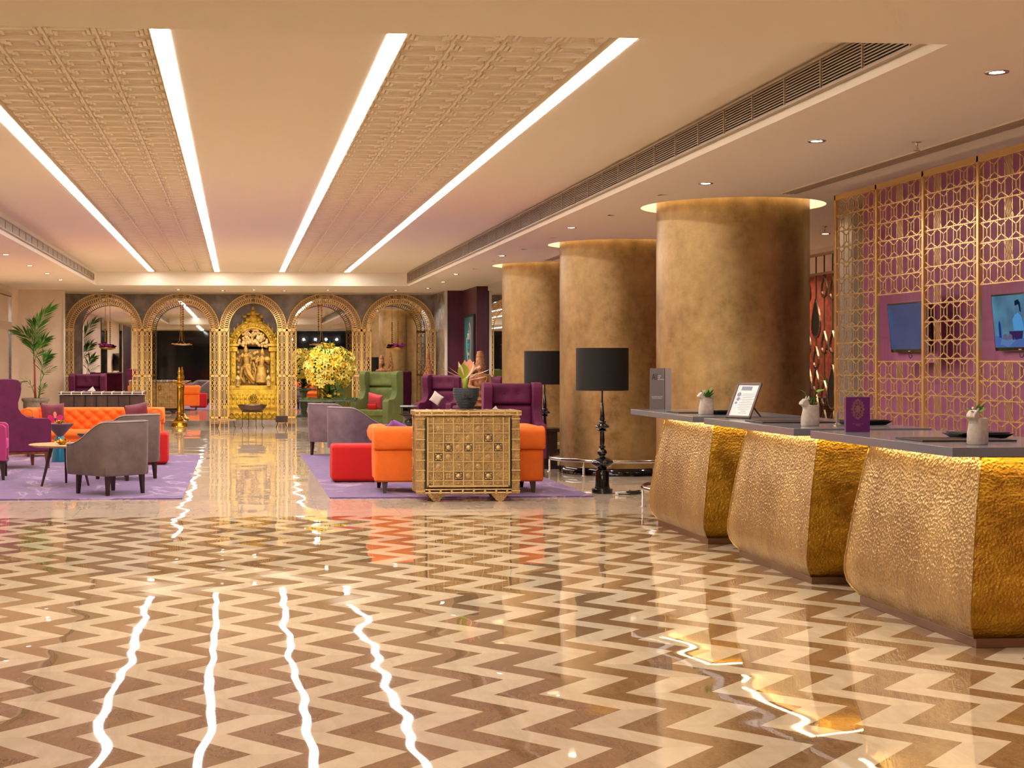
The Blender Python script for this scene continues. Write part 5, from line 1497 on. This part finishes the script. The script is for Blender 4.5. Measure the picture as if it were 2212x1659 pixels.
frond([(-0.035, 0, 1.50), (-0.03, 0, 1.85), (0.06, -0.02, 2.25), (0.30, -0.05, 2.60)], 34, 0.36, 0.017, leaf_green, rs=2)
frond([(-0.035, 0, 1.50), (-0.06, 0, 1.80), (-0.17, -0.02, 2.02), (-0.36, -0.04, 2.14)], 28, 0.32, 0.017, leaf_green, rs=3)
frond([(-0.03, 0, 1.45), (0.02, 0, 1.65), (0.12, -0.03, 1.85), (0.22, -0.05, 1.98)], 20, 0.30, 0.018, leaf_green, rs=4)
frond([(-0.03, 0, 1.50), (-0.05, 0.05, 1.8), (-0.03, 0.1, 2.1), (-0.08, 0.15, 2.3)], 22, 0.30, 0.016, leaf_dark, rs=8)
frond([(0.10, 0.02, 1.15), (0.12, 0.0, 1.35), (0.17, -0.03, 1.50), (0.26, -0.05, 1.62)], 12, 0.30, 0.024, leaf_dark, rs=5)
frond([(0.10, 0.02, 1.10), (0.17, 0.0, 1.25), (0.26, -0.03, 1.34), (0.38, -0.05, 1.38)], 6, 0.16, 0.020, leaf_green, rs=6)
frond([(0.0, 0.0, 0.75), (-0.08, 0.0, 1.0), (-0.20, -0.03, 1.12), (-0.32, -0.05, 1.06)], 6, 0.14, 0.014, leaf_green, rs=7)
frond([(0.03, 0.0, 0.72), (0.08, 0.0, 0.85), (0.12, -0.03, 0.95), (0.18, -0.05, 1.02)], 6, 0.16, 0.018, leaf_dark, rs=9)

# ---------------------------------------------------------------- television and posters
t = thing('wall_television', 'black wall television on the left wall, seen only in the arch mirror', 'television', (WL+0.12, 13.0, 1.5), math.radians(-20))
MB().box((0, 0, 0), (0.05, 1.2, 0.68)).build('casing', black_gloss, t, bevel=0.006)
MB().box((-0.05, 0, 0), (0.08, 0.3, 0.2)).build('bracket', iron, t)
# upright poster beside the purple panel; it faces the seating area
t = thing('wall_poster', 'narrow blue-green poster with a white looped logo on the purple wall', 'poster', (5.02, 32.85, 0))
MB().box((-0.02, 0, 1.62), (0.03, 1.34, 1.80)).build('frame', black_matt, t)
def poster_mat():
    m, nt, b = nodes_of('poster_print')
    tc = N(nt, 'ShaderNodeTexCoord').outputs['Object']; sp = N(nt, 'ShaderNodeSeparateXYZ'); L(nt, tc, sp.inputs[0])
    f = ramp(nt, sp.outputs[1], [(0.0, 0.0), (1.0, 1.0)])
    g = math_(nt, 'MULTIPLY', math_(nt, 'ADD', sp.outputs[1], 0.6), 0.9)
    L(nt, mixc(nt, math_(nt, 'MULTIPLY', g, 1.0, True), S(58, 62, 76), S(0, 110, 118)), b.inputs['Base Color']); b.inputs['Roughness'].default_value = 0.35
    return m
sheet = MB().box((-0.038, 0, 1.62), (0.008, 1.20, 1.70)).build('printed_sheet', poster_mat(), t)
mb = MB(); PF = lambda u, v, n: Vector((-0.044+n, -u, v))
loop = []
for k in range(26):
    a = math.radians(72-k*10.5); loop.append((0.02+0.33*math.cos(a)*(0.9), 1.93+0.42*math.sin(a)))
mb.ribbon(loop, 0.05, 0.004, PF); mb.build('logo_loop', white_print, sheet)
def text_obj(s, size, M_, mat, parent, ext=0.001, name='lettering', align='CENTER', sx=1.0):
    cu = bpy.data.curves.new(name, 'FONT'); cu.body = s; cu.size = size; cu.extrude = ext; cu.align_x = align; cu.align_y = 'CENTER'; cu.space_line = 1.05
    tmp = bpy.data.objects.new(name, cu); C.objects.link(tmp)
    bpy.context.view_layer.update()
    me = bpy.data.meshes.new_from_object(tmp.evaluated_get(bpy.context.evaluated_depsgraph_get()))
    bpy.data.objects.remove(tmp); me.name = name
    me.transform(M_ @ Matrix.Diagonal((sx, 1, 1, 1))); me.materials.clear(); me.materials.append(mat)
    o = bpy.data.objects.new(name, me); C.objects.link(o); o.parent = parent
    return o
Rw = lambda p: Matrix.Translation(p) @ Matrix.Rotation(-PI/2, 4, 'Z') @ Matrix.Rotation(PI/2, 4, 'X')
text_obj('nik', 0.30, Rw((-0.045, 0.0, 2.08)), white_print, sheet)
text_obj('fest', 0.26, Rw((-0.045, 0.0, 1.86)), M('poster_teal_print', S(60, 170, 170), 0.5), sheet)
text_obj('food', 0.13, Rw((-0.045, 0.0, 1.68)), white_print, sheet)
mb = MB(); mb.box((-0.044, 0, 1.36), (0.004, 0.95, 0.06)); mb.build('heading_line', white_print, sheet)
mb = MB(); r2 = random.Random(9)
for k in range(7):
    z = 1.26-0.07*k; w = 0.95-0.05*(k % 3)
    mb.box((-0.044, 0, z), (0.003, w, 0.022))
mb.build('text_lines', M('poster_pale_print', S(130, 176, 184), 0.5), sheet)

# ---------------------------------------------------------------- reception desks
def desk_shape():
    """front towards -X, near end towards -Y; local origin at the near front foot"""
    # rings (z, x_front, y_near, y_far)
    return [(0.048, 0.022, 0.022, 1.475), (0.09, -0.008, -0.015, 1.55), (0.13, -0.025, -0.035, 1.59), (0.19, -0.034, -0.045, 1.612), (0.27, -0.030, -0.043, 1.612), (0.60, 0.02, 0.02, 1.58), (0.992, 0.10, 0.11, 1.54)]
def desk(y0, label):
    t = thing('reception_desk', label, 'desk', (3.84, y0, 0), 0, 'hammered brass reception desks')
    XB = 0.86
    R = desk_shape(); n = 14
    # smooth the profile
    zs = []
    for i in range(len(R)-1):
        m = 2 if i < 4 else 5
        for k in range(m):
            f = k/m; zs.append(tuple(R[i][j]*(1-f)+R[i+1][j]*f for j in range(4)))
    zs.append(R[-1])
    def strip(a, b, name, mat, seg=24):
        mb = MB()
        mb.grid(lambda u, v: tuple(a(v)[k]*(1-u)+b(v)[k]*u for k in range(3)), seg, len(zs))
        return mb.build(name, mat, t, smooth=True)
    at = lambda v: zs[min(len(zs)-1, round(v*(len(zs)-1)))]
    strip(lambda v: (at(v)[1], at(v)[2], at(v)[0]), lambda v: (at(v)[1], at(v)[3], at(v)[0]), 'front_panel', desk_front)
    strip(lambda v: (at(v)[1], at(v)[2], at(v)[0]), lambda v: (XB-0.2*0, at(v)[2]+0.0, at(v)[0]), 'end_panel', desk_side, 12)
    strip(lambda v: (at(v)[1], at(v)[3], at(v)[0]), lambda v: (XB, at(v)[3], at(v)[0]), 'end_panel', desk_side, 12)
    mb = MB(); mb.grid(lambda u, v: (XB, at(v)[2]*(1-u)+at(v)[3]*u, at(v)[0]), 4, len(zs)); mb.build('back_panel', leather_dark, t)
    mb = MB(); a = zs[-1]; mb._add([(a[1], a[2], 0.998), (XB, a[2], 0.998), (XB, a[3], 0.998), (a[1], a[3], 0.998)], [(0,1,2,3)]); mb.build('top_board', leather_dark, t)
    # edge trim along the corners
    for k in (2, 3): MB().tube([(z[1]-0.001, z[k], z[0]) for z in zs], 0.006, 8).build('corner_bead', desk_front, t, smooth=True)
    MB().box((XB/2+0.008, 0.75, 0.0245), (XB-0.02, 1.50, 0.049)).build('plinth', bronze, t, bevel=0.003)
    # glowing strip tucked under the worktop
    mb = MB()
    mb.box((0.055, 0.80, 0.9985), (0.03, 1.45, 0.002)); mb.box((0.47, 0.082, 0.9990), (0.78, 0.022, 0.001))
    mb.build('under_light', emis('desk_glow', (1.0, 0.72, 0.36), 11) if 'desk_glow' not in bpy.data.materials else bpy.data.materials['desk_glow'], t)
    return t
D0 = [7.77, 10.07, 12.35]
for y, l in zip(D0, ['hammered brass reception desk, nearest, cut by the right frame edge', 'hammered brass reception desk, middle of the three', 'hammered brass reception desk, farthest, near the columns']):
    desk(y, l)
WT = [7.80, 10.10, 12.40]
for y, l in zip(WT, ['grey stone worktop with the purple box and nearest planter', 'grey stone worktop with the framed certificate at its far end', 'grey stone worktop carrying the grey brochure stand']):
    o = MB().box((3.745+0.48, y+1.0, 1.025), (0.96, 2.0, 0.05)).build('stone_worktop', grey_quartz, None, bevel=0.003)
    tag(o, l, 'worktop', 'grey stone worktops')
ZT = 1.051
# desk mats and trays
def mat_(label, x, y, w, d, rz=0):
    o = MB().box((0, 0, 0.004), (w, d, 0.008)).build('desk_mat', leather_dark, None, bevel=0.002)
    o.location = (x, y, ZT); o.rotation_euler = (0, 0, rz); tag(o, label, 'mat', 'dark leather desk mats')
mat_('dark leather mat on the nearest worktop, left of the stone planter', 4.12, 8.55, 0.55, 0.36, 0.0)
mat_('dark leather mat on the middle worktop', 4.12, 11.2, 0.55, 0.40, 0.0)
mat_('dark leather mat on the farthest worktop', 4.12, 13.35, 0.55, 0.40, 0.0)
def tray(label, x, y, rz):
    t = thing('black_tray', label, 'tray', (x, y, ZT), rz, 'black slanted trays')
    MB().taper((0, 0, 0), (0.26, 0.16), (0.34, 0.22), 0.028).build('body', black_gloss, t, bevel=0.003)
    MB().box((0, 0, 0.032), (0.30, 0.18, 0.006)).build('pad', leather_dark, t)
tray('black slanted tray behind the nearest stone planter', 4.37, 8.78, 0.1)
tray('black slanted tray on the middle worktop beside the planter', 4.48, 10.70, 0.15)
tray('black slanted tray on the farthest worktop between planter and frame', 4.20, 12.95, 0.3)

# ---- stone donkey planters
def planter(label, x, y, rz, kind, s=1.0):
    t = thing('animal_planter', label, 'planter', (x, y, ZT), rz, 'pale stone animal planters')
    t.scale = (s, s, s)
    mb = MB()
    # squarish body: rounded block, taller at the rump
    n = 20
    def ring(z, w, d, off=0):
        return [(off+w/2*math.copysign(abs(math.cos(a))**0.6, math.cos(a)), d/2*math.copysign(abs(math.sin(a))**0.6, math.sin(a)), z) for a in [2*PI*k/n for k in range(n)]]
    rings = [ring(0, 0.115, 0.075), ring(0.01, 0.122, 0.085), ring(0.06, 0.118, 0.085, 0.002), ring(0.11, 0.104, 0.078, 0.006), ring(0.142, 0.096, 0.072, 0.010), ring(0.145, 0.082, 0.058, 0.010), ring(0.118, 0.078, 0.054, 0.010)]
    vs = [p for r in rings for p in r]; fs = [(i*n+k, i*n+(k+1) % n, (i+1)*n+(k+1) % n, (i+1)*n+k) for i in range(len(rings)-1) for k in range(n)]
    fs.append(tuple(range(n-1, -1, -1))); fs.append(tuple((len(rings)-1)*n+k for k in range(n)))
    mb._add(vs, fs); body = mb.build('body', concrete, t, smooth=True, ang=50)
    # faceted head leaning down on the neck
    mb = MB()
    pr = [(-0.020, 0.112), (-0.012, 0.150), (-0.028, 0.182), (-0.040, 0.190), (-0.068, 0.165), (-0.074, 0.148), (-0.060, 0.142), (-0.046, 0.128), (-0.044, 0.108)]
    mb.prism(pr, 0.052); mb.build('head', concrete, t, bevel=0.006)
    for s_ in (-1, 1):
        MB().prism([(-0.030, 0.182), (-0.018, 0.206), (-0.012, 0.18)], 0.012, Matrix.Translation((0, s_*0.016, 0))).build('ear', concrete, t, bevel=0.002)
    r2 = random.Random(len(label))
    if kind == 'bushy':
        for k in range(26):
            a = r2.uniform(0, 2*PI); r = r2.uniform(0, 0.02)
            leafmesh(r2.uniform(0.06, 0.10), 0.013, -0.014, leafM((0.012+r*math.cos(a), r*math.sin(a), 0.125+r2.random()*0.035), a-PI/2, r2.uniform(0.3, 1.4)), nu=5).build('leaf', leaf_green, t, smooth=True)
        MB().tube([(0.012, 0, 0.11), (0.012, 0, 0.16)], 0.004, 6).build('stem', stem_green, t)
    elif kind == 'round':
        for (dx, dy, z, yaw, pit) in ((-0.055, -0.01, 0.225, 60, 35), (0.055, 0.0, 0.235, -70, 22), (-0.02, -0.02, 0.165, 30, 10), (0.035, -0.02, 0.16, -50, 5), (0.0, -0.03, 0.155, 0, -15), (0.01, 0.02, 0.18, 180, 30)):
            MB().tube([(0.012, 0, 0.12), (0.012+dx*0.5, dy*0.5, z*0.5+0.07), (0.012+dx, dy, z)], 0.002, 5).build('stem', stem_green, t)
            leafmesh(0.068, 0.029, -0.006, leafM((0.012+dx*0.8, dy, z-0.003), math.radians(yaw), math.radians(pit)), nu=8, fold=0.1).build('leaf', leaf_green, t, smooth=True)
    else:
        for k in range(9):
            a = 2*PI*k/9+0.3
            leafmesh(0.075, 0.013, 0.008, leafM((-0.004, 0, 0.165 if k % 2 else 0.17), a, r2.uniform(0.1, 0.9)), nu=6).build('leaf', leaf_dark if k % 3 else leaf_green, t, smooth=True)
        MB().tube([(0.0, 0, 0.11), (-0.004, 0, 0.175)], 0.005, 6).build('stem', stem_green, t)
planter('pale stone donkey planter with a bushy sprig on the farthest worktop, beside the frame', 3.99, 12.83, 0.1, 'bushy', 1.02)
planter('pale stone donkey planter with round green leaves on the middle worktop', 4.01, 10.50, 0.15, 'round', 1.02)
planter('pale stone donkey planter with a small succulent on the nearest worktop', 4.02, 8.08, 0.55, 'small', 1.0)

# ---- purple box with a gold emblem
t = thing('presentation_box', 'purple upright box with a gold ornamental emblem on the nearest worktop', 'box', (3.985, 9.62, ZT), math.radians(-4))
bx = MB().box((0, 0, 0.112), (0.155, 0.035, 0.224)).build('body', purple_card, t, bevel=0.002)
mb = MB(); EF = lambda u, v, n: Vector((u, -0.0178+n*0.2, v))
cz = 0.145
for s_ in (1.0, 0.86): mb.ribbon([((0.034+0.004*math.cos(8*a))*s_*math.cos(a)*(1.0), cz+(0.050+0.006*math.cos(8*a)+0.012*(abs(math.sin(a))**6))*s_*math.sin(a)) for a in [2*PI*k/48 for k in range(48)]], 0.0016, 0.002, EF, closed=True)
for k in range(9):
    a = 2*PI*k/9
    for q, r_ in ((0.55, 0.011), (0.24, 0.008)): mb.ribbon(oval(0.034*q*math.cos(a), cz+0.052*q*math.sin(a), r_, r_*1.2, 8), 0.0013, 0.002, EF, closed=True)
for k in range(16):
    a = 2*PI*k/16; mb.ribbon(oval(0.038*math.cos(a), cz+0.058*math.sin(a), 0.004, 0.006, 6, a), 0.0013, 0.002, EF, closed=True)
mb.build('emblem', gold_print, bx)
Rf = lambda p: Matrix.Translation(p) @ Matrix.Rotation(PI/2, 4, 'X')
text_obj('THE HOUSE OF M\nSCENTS', 0.0085, Rf((0, -0.0182, 0.045)), gold_print, bx, 0.0002)

# ---- grey brochure holder
t = thing('brochure_stand', 'grey folded brochure stand reading All at the far left worktop end', 'brochure', (4.00, 14.25, ZT), math.radians(4))
P1 = MB().box((-0.040, 0.0, 0.195), (0.142, 0.006, 0.39)).build('front_leaf', grey_card, t)
MB().box((0.066, 0.012, 0.195), (0.085, 0.006, 0.39), rz=0.35).build('side_leaf', M('light_grey_card', S(168, 158, 154), 0.3), t)
MB().box((0.031, 0.0, 0.195), (0.006, 0.012, 0.39)).build('spine', black_print, t)
text_obj('All', 0.085, Rf((-0.065, -0.0035, 0.305)), black_print, P1, 0.0004, sx=0.62)
text_obj('MORE\nFOR\nVIRTUOSI', 0.016, Rf((-0.040, -0.0035, 0.300)), white_print, P1, 0.0004, align='LEFT', sx=0.9)
text_obj('HOSPITALITY', 0.0185, Rf((-0.042, -0.0035, 0.118)), white_print, P1, 0.0003)
text_obj('REWARDS PROGRAMME', 0.009, Rf((-0.042, -0.0035, 0.102)), white_print, P1, 0.0003)

# ---- framed certificate on an easel
t = thing('framed_certificate', 'white certificate in a brown frame leaning on the middle worktop', 'frame', (3.96, 11.90, ZT+0.005), math.radians(-56))
Tm = Matrix.Rotation(math.radians(-29), 4, 'X')
def tb(c, d, name, m, par): mb = MB(); mb.box(c, d, None); mb.bm.transform(Tm); return mb.build(name, m, par)
fr = MB(); W_, H_ = 0.235, 0.315
for (c, d) in (((-W_/2+0.009, 0, H_/2), (0.018, 0.016, H_)), ((W_/2-0.009, 0, H_/2), (0.018, 0.016, H_)), ((0, 0, 0.009), (W_, 0.016, 0.018)), ((0, 0, H_-0.009), (W_, 0.016, 0.018))): fr.box(c, d)
fr.bm.transform(Tm); fr.build('frame', M('brown_frame', S(96, 72, 66), 0.35), t, bevel=0.002)
page = tb((0, 0.002, H_/2), (W_-0.03, 0.004, H_-0.03), 'page', M('certificate_paper', S(226, 220, 220), 0.35), t)
tb((0, 0.008, H_/2), (W_-0.01, 0.004, H_-0.01), 'backing', black_matt, t)
mb = MB()
for k in range(12):
    w = (0.12, 0.14, 0.10, 0.13, 0.09, 0.12, 0.14, 0.11, 0.13, 0.10, 0.05, 0.08)[k]; mb.box((0.025, -0.0005, 0.215-0.0155*k), (w, 0.001, 0.0022))
mb.bm.transform(Tm); mb.build('text_lines', grey_card, page)
mb = MB()
mb.box((-0.01, -0.0008, 0.265), (0.10, 0.001, 0.035))
for (x, z, r_) in ((-0.065, 0.21, 0.02), (-0.06, 0.17, 0.017), (-0.07, 0.135, 0.012)): mb.lathe([(0, 0.001), (r_, 0)], n=10, M=Matrix.Translation((x, -0.0006, z)) @ Matrix.Rotation(PI/2, 4, 'X'))
mb.bm.transform(Tm); mb.build('picture_print', M('certificate_blue_grey', S(130, 134, 150), 0.5), page)
mb = MB(); mb.tube([(0.03, 0.10, 0.13), (0.06, 0.21, 0.006)], 0.006, 6); mb.tube([(0.03, 0.10, 0.13), (-0.03, 0.19, 0.006)], 0.006, 6); mb.build('easel', black_matt, t)
# ---- small card in a clip stand
t = thing('card_holder', 'tiny clear card holder to the right of the middle stone planter', 'card', (4.17, 10.43, ZT), 0.2)
MB().lathe([(0.018, 0), (0.018, 0.004), (0.005, 0.008), (0.005, 0.02), (0.0, 0.022)], n=14, cap=False).build('foot', steel, t, smooth=True)
mb = MB(); mb.box((0.012, 0, 0.06), (0.038, 0.003, 0.07), rz=0.5); mb.build('card', M('pale_card', S(190, 178, 172), 0.3), t)

# ---------------------------------------------------------------- brass lattice screens before the mauve wall
XS = 5.60; SZ0, SZ1 = 0.0, 3.06
POST = [14.02, 13.10, 12.18, 11.25, 10.35, 9.45, 8.55, 7.65]
PW = 0.036
def lattice(y0, y1, z0, z1, hatch_off):
    """screen in the plane x=XS between posts; returns mesh builder"""
    mb = MB(); F = lambda u, v, n: Vector((XS+n, u, v))
    W_ = y1-y0; nc = 4; cw = W_/nc; nr = max(1, round((z1-z0)/0.146)); rh = (z1-z0)/nr
    T = 0.006
    for j in range(nr+1): mb.ribbon([(y0, z0+j*rh), (y1, z0+j*rh)], 0.009, T, F)
    for i in range(2*nc):
        y = y0+(i+0.5)*cw/2
        mb.ribbon([(y, z0), (y, z1)], 0.0105, T*0.8, F)
    for j in range(nr):
        for i in range(nc+(j % 2)):
            yc = y0+(i+(0.5 if j % 2 == 0 else 0.0))*cw; zb, zt = z0+j*rh, z0+(j+1)*rh
            h = cw*0.5
            if i == hatch_off and (j % 2) == 1:
                h = cw*0.25
                for k in range(5):
                    dy = -h+2*h*k/5-0.018; mb.ribbon([(yc-dy, zt), (yc-dy-0.06, zb)], 0.006, T*0.8, F)
                continue
            mb.ribbon([(yc, zb+rh*0.32), (yc, zt-rh*0.32)], 0.011, T*0.9, F)
            for s in (-1, 1):
                if not (y0-1e-4 <= yc+s*h <= y1+1e-4): continue
                mb.ribbon([(yc, zb+rh*0.32), (yc+s*h, zb)], 0.009, T*0.9, F); mb.ribbon([(yc, zt-rh*0.32), (yc+s*h, zt)], 0.009, T*0.9, F)
    return mb
for i in range(7):
    yb, ya = POST[i], POST[i+1]     # far, near
    nm = ['farthest panel, beside the teardrop screen', 'panel around the dim television', 'full panel between the two televisions', 'panel around the bright television at the right frame edge'] + ['panel beyond the right frame edge, '+q for q in ('farthest', 'middle', 'nearest')]
    t = thing('lattice_screen', 'tall brass lattice screen, '+nm[i], 'screen', (0, 0, 0), 0, 'brass lattice screens')
    mb = MB(); mb.box((XS, (ya+yb)/2, SZ1-0.02), (0.03, yb-ya, 0.05)); mb.box((XS, (ya+yb)/2, 0.02), (0.03, yb-ya, 0.04)); mb.box((XS, yb-PW/2, SZ1/2), (0.03, PW, SZ1))
    if i == 6: mb.box((XS, ya+PW/2, SZ1/2), (0.03, PW, SZ1))
    mb.build('frame', brass_screen, t, bevel=0.002)
    a, b = ya+0.0, yb-PW
    if i in (1, 3, 5):
        lattice(a, b, 2.085, SZ1-0.045, 2).build('lattice', brass_screen, t)
        lattice(a, b, 0.04, 1.505, 2).build('lattice', brass_screen, t)
        mb = MB(); mb.box((XS+0.14, (a+b)/2, 1.795), (0.012, b-a-0.03, 0.60)); mb.build('niche_panel', pink_wall, t)
    else:
        lattice(a, b, 0.04, SZ1-0.045, 3 if i else 4).build('lattice', brass_screen, t)
def tv_mat(kind):
    m = bpy.data.materials.new('television_picture_'+kind); m.use_nodes = True; nt = m.node_tree; b = nt.nodes['Principled BSDF']
    tc = N(nt, 'ShaderNodeTexCoord').outputs['Object']
    t1 = tex(nt, 'noise', 5, tc, 2, 0.5)
    c = mixc(nt, t1.outputs['Fac'], S(8, 44, 96), S(30, 80, 130)) if kind == 'dim' else mixc(nt, ramp(nt, t1.outputs['Fac'], [(0.3, 0.0), (0.7, 1.0)]), S(16, 84, 120), S(56, 130, 160))
    b.inputs['Base Color'].default_value = (0.01, 0.01, 0.012, 1); b.inputs['Roughness'].default_value = 0.12
    L(nt, c, b.inputs['Emission Color']); b.inputs['Emission Strength'].default_value = 0.42 if kind == 'dim' else 0.5
    return m
def tv(label, yc, kind, W_=0.74, H_=0.425):
    t = thing('television', label, 'television', (XS+0.075, yc, 1.795), PI/2, 'televisions in the lattice screen')
    # local: x -> along wall (+x = world +y), screen faces local +y -> world -x
    R = Matrix.Rotation(math.radians(-5), 4, 'X')
    mb = MB(); mb.box((0, -0.0, 0), (W_, 0.035, H_)); mb.bm.transform(R); mb.build('casing', black_gloss, t, bevel=0.004)
    mb = MB(); mb.box((0, 0.019, 0.006), (W_-0.03, 0.003, H_-0.042)); mb.bm.transform(R); pic = mb.build('picture', tv_mat(kind), t)
    mb = MB(); mb.box((0, 0.020, -H_/2+0.010), (0.035, 0.003, 0.006)); mb.bm.transform(R); mb.build('logo_mark', white_print, t)
    MB().box((0, -0.04, 0), (0.2, 0.05, 0.15)).build('bracket', iron, t)
    MB().tube([(-0.02+0.03*math.cos(a), 0.0, -H_/2-0.02+0.03*math.sin(a)) for a in [PI*1.0+PI*k/10 for k in range(11)]], 0.003, 6).build('cable', black_matt, t)
    def shape(pts, m, dz=0.0215):
        mb = MB(); mb.prism(pts, 0.001, Matrix.Translation((0, dz, 0))); mb.bm.transform(R); mb.build('picture_shape', m, pic)
    if kind == 'bright':
        E = lambda n, c, s=0.7: emis('screen_'+n, c, s*0.6)
        hw, hh = W_/2-0.02, H_/2-0.03
        # local +x is the far (left in view) side
        shape([(hw, -hh), (-hw, -hh), (-hw, -hh+0.07), (0.1, -hh+0.06), (hw, -hh+0.085)], E('counter', S(90, 120, 190), 0.6))
        shape([(hw-0.07, -hh+0.07), (hw-0.07, -hh+0.17), (hw-0.085, -hh+0.20), (hw-0.10, -hh+0.17), (hw-0.10, -hh+0.07)], E('bottle', S(30, 60, 150), 0.6), 0.0225)
        shape([(0.27, -hh+0.02), (0.16, -hh+0.0), (0.05, -hh+0.045), (0.06, -hh+0.075), (0.16, -hh+0.05), (0.25, -hh+0.06)], E('tray', S(110, 140, 200), 0.6), 0.0225)
        for x in (0.19, 0.12): shape(oval(x, -hh+0.075, 0.03, 0.022, 10), E('bun%d' % int(x*100), S(130, 120, 140), 0.5), 0.0235)
        shape([(0.13, -hh+0.115), (-0.07, -hh+0.115), (-0.05, -hh+0.06), (0.08, -hh+0.05), (0.12, -hh+0.08)], E('bowl', S(70, 50, 110), 0.5), 0.0225)
        shape([(0.06, -hh+0.12), (0.07, -hh+0.20), (0.03, -hh+0.235), (-0.02, -hh+0.25), (-0.06, -hh+0.22), (-0.09, -hh+0.12)], E('apron', S(90, 160, 220), 0.7), 0.0225)
        shape(oval(-0.015, -hh+0.29, 0.03, 0.036, 12), E('face', S(110, 130, 170), 0.6), 0.0228)
        shape([(0.02, -hh+0.30), (0.015, -hh+0.335), (-0.03, -hh+0.345), (-0.055, -hh+0.32), (-0.06, -hh+0.25), (-0.045, -hh+0.26), (-0.035, -hh+0.31)], E('hair', S(20, 44, 70), 0.5), 0.0235)
        shape([(-0.10, -hh+0.07), (-0.16, -hh+0.10), (-0.22, -hh+0.085), (-0.17, -hh+0.05)], E('leaf', S(60, 120, 60), 0.6), 0.0235)
    else:
        shape([(0.30, 0.16), (0.28, 0.165), (0.26, 0.02), (0.27, 0.0)], emis('screen_dim_line', S(60, 90, 110), 0.5))
tv('small television showing a dim blue picture in the lattice screen', 12.60, 'dim')
tv('television showing a person in a kitchen, at the right frame edge', 10.76, 'bright')

# ---------------------------------------------------------------- teardrop screen and sideboard before the red wall
t = thing('teardrop_screen', 'bronze screen of hanging teardrop loops before the red wall, beyond the nearest column', 'screen', (6.6, 17.2, 0))
bronze_bar = M('bronze_bar', S(150, 116, 84), 0.35, 0.7)
mb = MB(); F = lambda u, v, n: Vector((n, u, v)); L2 = 1.9
for z in (2.72, 2.50, 0.05): mb.ribbon([(-L2, z), (L2, z)], 0.03, 0.03, F)
mb.build('rail', bronze_bar, t)
def drop(cu, cv, w, h, n=18):
    out = []
    for k in range(n):
        a = 2*PI*k/n; out.append((cu+w*math.sin(a)*math.sin(a/2)**1.1, cv+h*math.cos(a)))
    return out
dark_bronze = M('dark_bronze', S(44, 28, 20), 0.4, 0.5)
r2 = random.Random(13); k = 0; u = -L2+0.08
seqs = [[(2.36, .05, .12, 0), (1.72, .05, .12, 0), (1.15, .055, .13, 0), (0.75, .08, .2, 1)], [(2.0, .095, .22, 1), (1.55, .05, .12, 0), (1.28, .05, .12, 0), (0.95, .07, .17, 1)], [(2.32, .05, .12, 0), (1.72, .05, .12, 0), (1.22, .10, .24, 1), (0.80, .06, .15, 0)]]
while u < L2:
    s = seqs[k % 3]; mb = MB(); zt = 2.72; sols = []
    for (z, w, h, sol) in s:
        mb.ribbon([(u, zt), (u, z+h)], 0.012, 0.014, F)
        mb.ribbon(drop(u, z, w*(1.75 if sol else 2.0), h), 0.022, 0.02, F, closed=True)
        if sol: sols.append(drop(u, z, w*1.65, h*0.95))
        zt = z-h
    mb.ribbon([(u, zt), (u, 0.05)], 0.012, 0.014, F)
    st = mb.build('teardrop_string', bronze_bar, t)
    for pts in sols: MB().prism(pts, 0.008, Matrix.Rotation(PI/2, 4, 'Z')).build('solid_teardrop', dark_bronze, st)
    u += 0.245; k += 1
t = thing('sideboard', 'dark lattice-fronted sideboard behind the teardrop screen', 'sideboard', (7.25, 17.0, 0))
MB().box((0, 0, 0.53), (0.5, 3.2, 1.02)).build('body', chest_dark, t)
MB().box((0, 0, 1.055), (0.56, 3.3, 0.03)).build('top', chest_dark, t)
mb = MB(); F = lambda u, v, n: Vector((-0.262+n, u, v))
for k in range(46):
    u = -1.55+3.1*k/45
    mb.ribbon([(u, 0.06), (u, 0.82)], 0.012, 0.012, F)
    for z in (0.2, 0.45, 0.7): mb.ribbon(oval(u+0.034, z, 0.012, 0.06, 6), 0.008, 0.010, F, closed=True)
    mb.ribbon(oval(u+0.034, 0.92, 0.026, 0.045, 6), 0.008, 0.010, F, closed=True)
mb.build('lattice_front', bronze_bar, t)
t = thing('cylinder_pot', 'grey metal cylinder pot on the sideboard behind the teardrop screen', 'pot', (7.12, 17.35, 1.071))
MB().lathe([(0.10, 0), (0.105, 0.004), (0.105, 0.21), (0.098, 0.21), (0.098, 0.16), (0, 0.16)], n=30, cap=False).build('pot', M('dull_zinc', S(110, 100, 96), 0.4, 0.6), t, smooth=True, ang=40)
for (x, y, lab, n, L_) in ((7.12, 17.9, 'trailing green plant on the sideboard, next to the gilded column', 40, 0.28), (7.12, 16.85, 'small green plant on the sideboard, right of the grey pot', 24, 0.14)):
    t = thing('green_plant', lab, 'plant', (x, y, 1.071))
    MB().lathe([(0.06, 0), (0.075, 0.10), (0.065, 0.10), (0, 0.08)], n=18, cap=False).build('pot', black_matt, t, smooth=True)
    mb = MB()
    for k in range(n):
        a = r2.uniform(0, 6.28)
        l = leafmesh(r2.uniform(0.6, 1.0)*L_, 0.012, -0.3*L_, leafM((0, 0, 0.09), a, r2.uniform(0.5, 1.45)), nu=6); tm = bpy.data.meshes.new('x'); l.bm.to_mesh(tm); l.bm.free(); mb.bm.from_mesh(tm); bpy.data.meshes.remove(tm)
    tag(mb.build('leaves', leaf_green, t), kind='stuff')
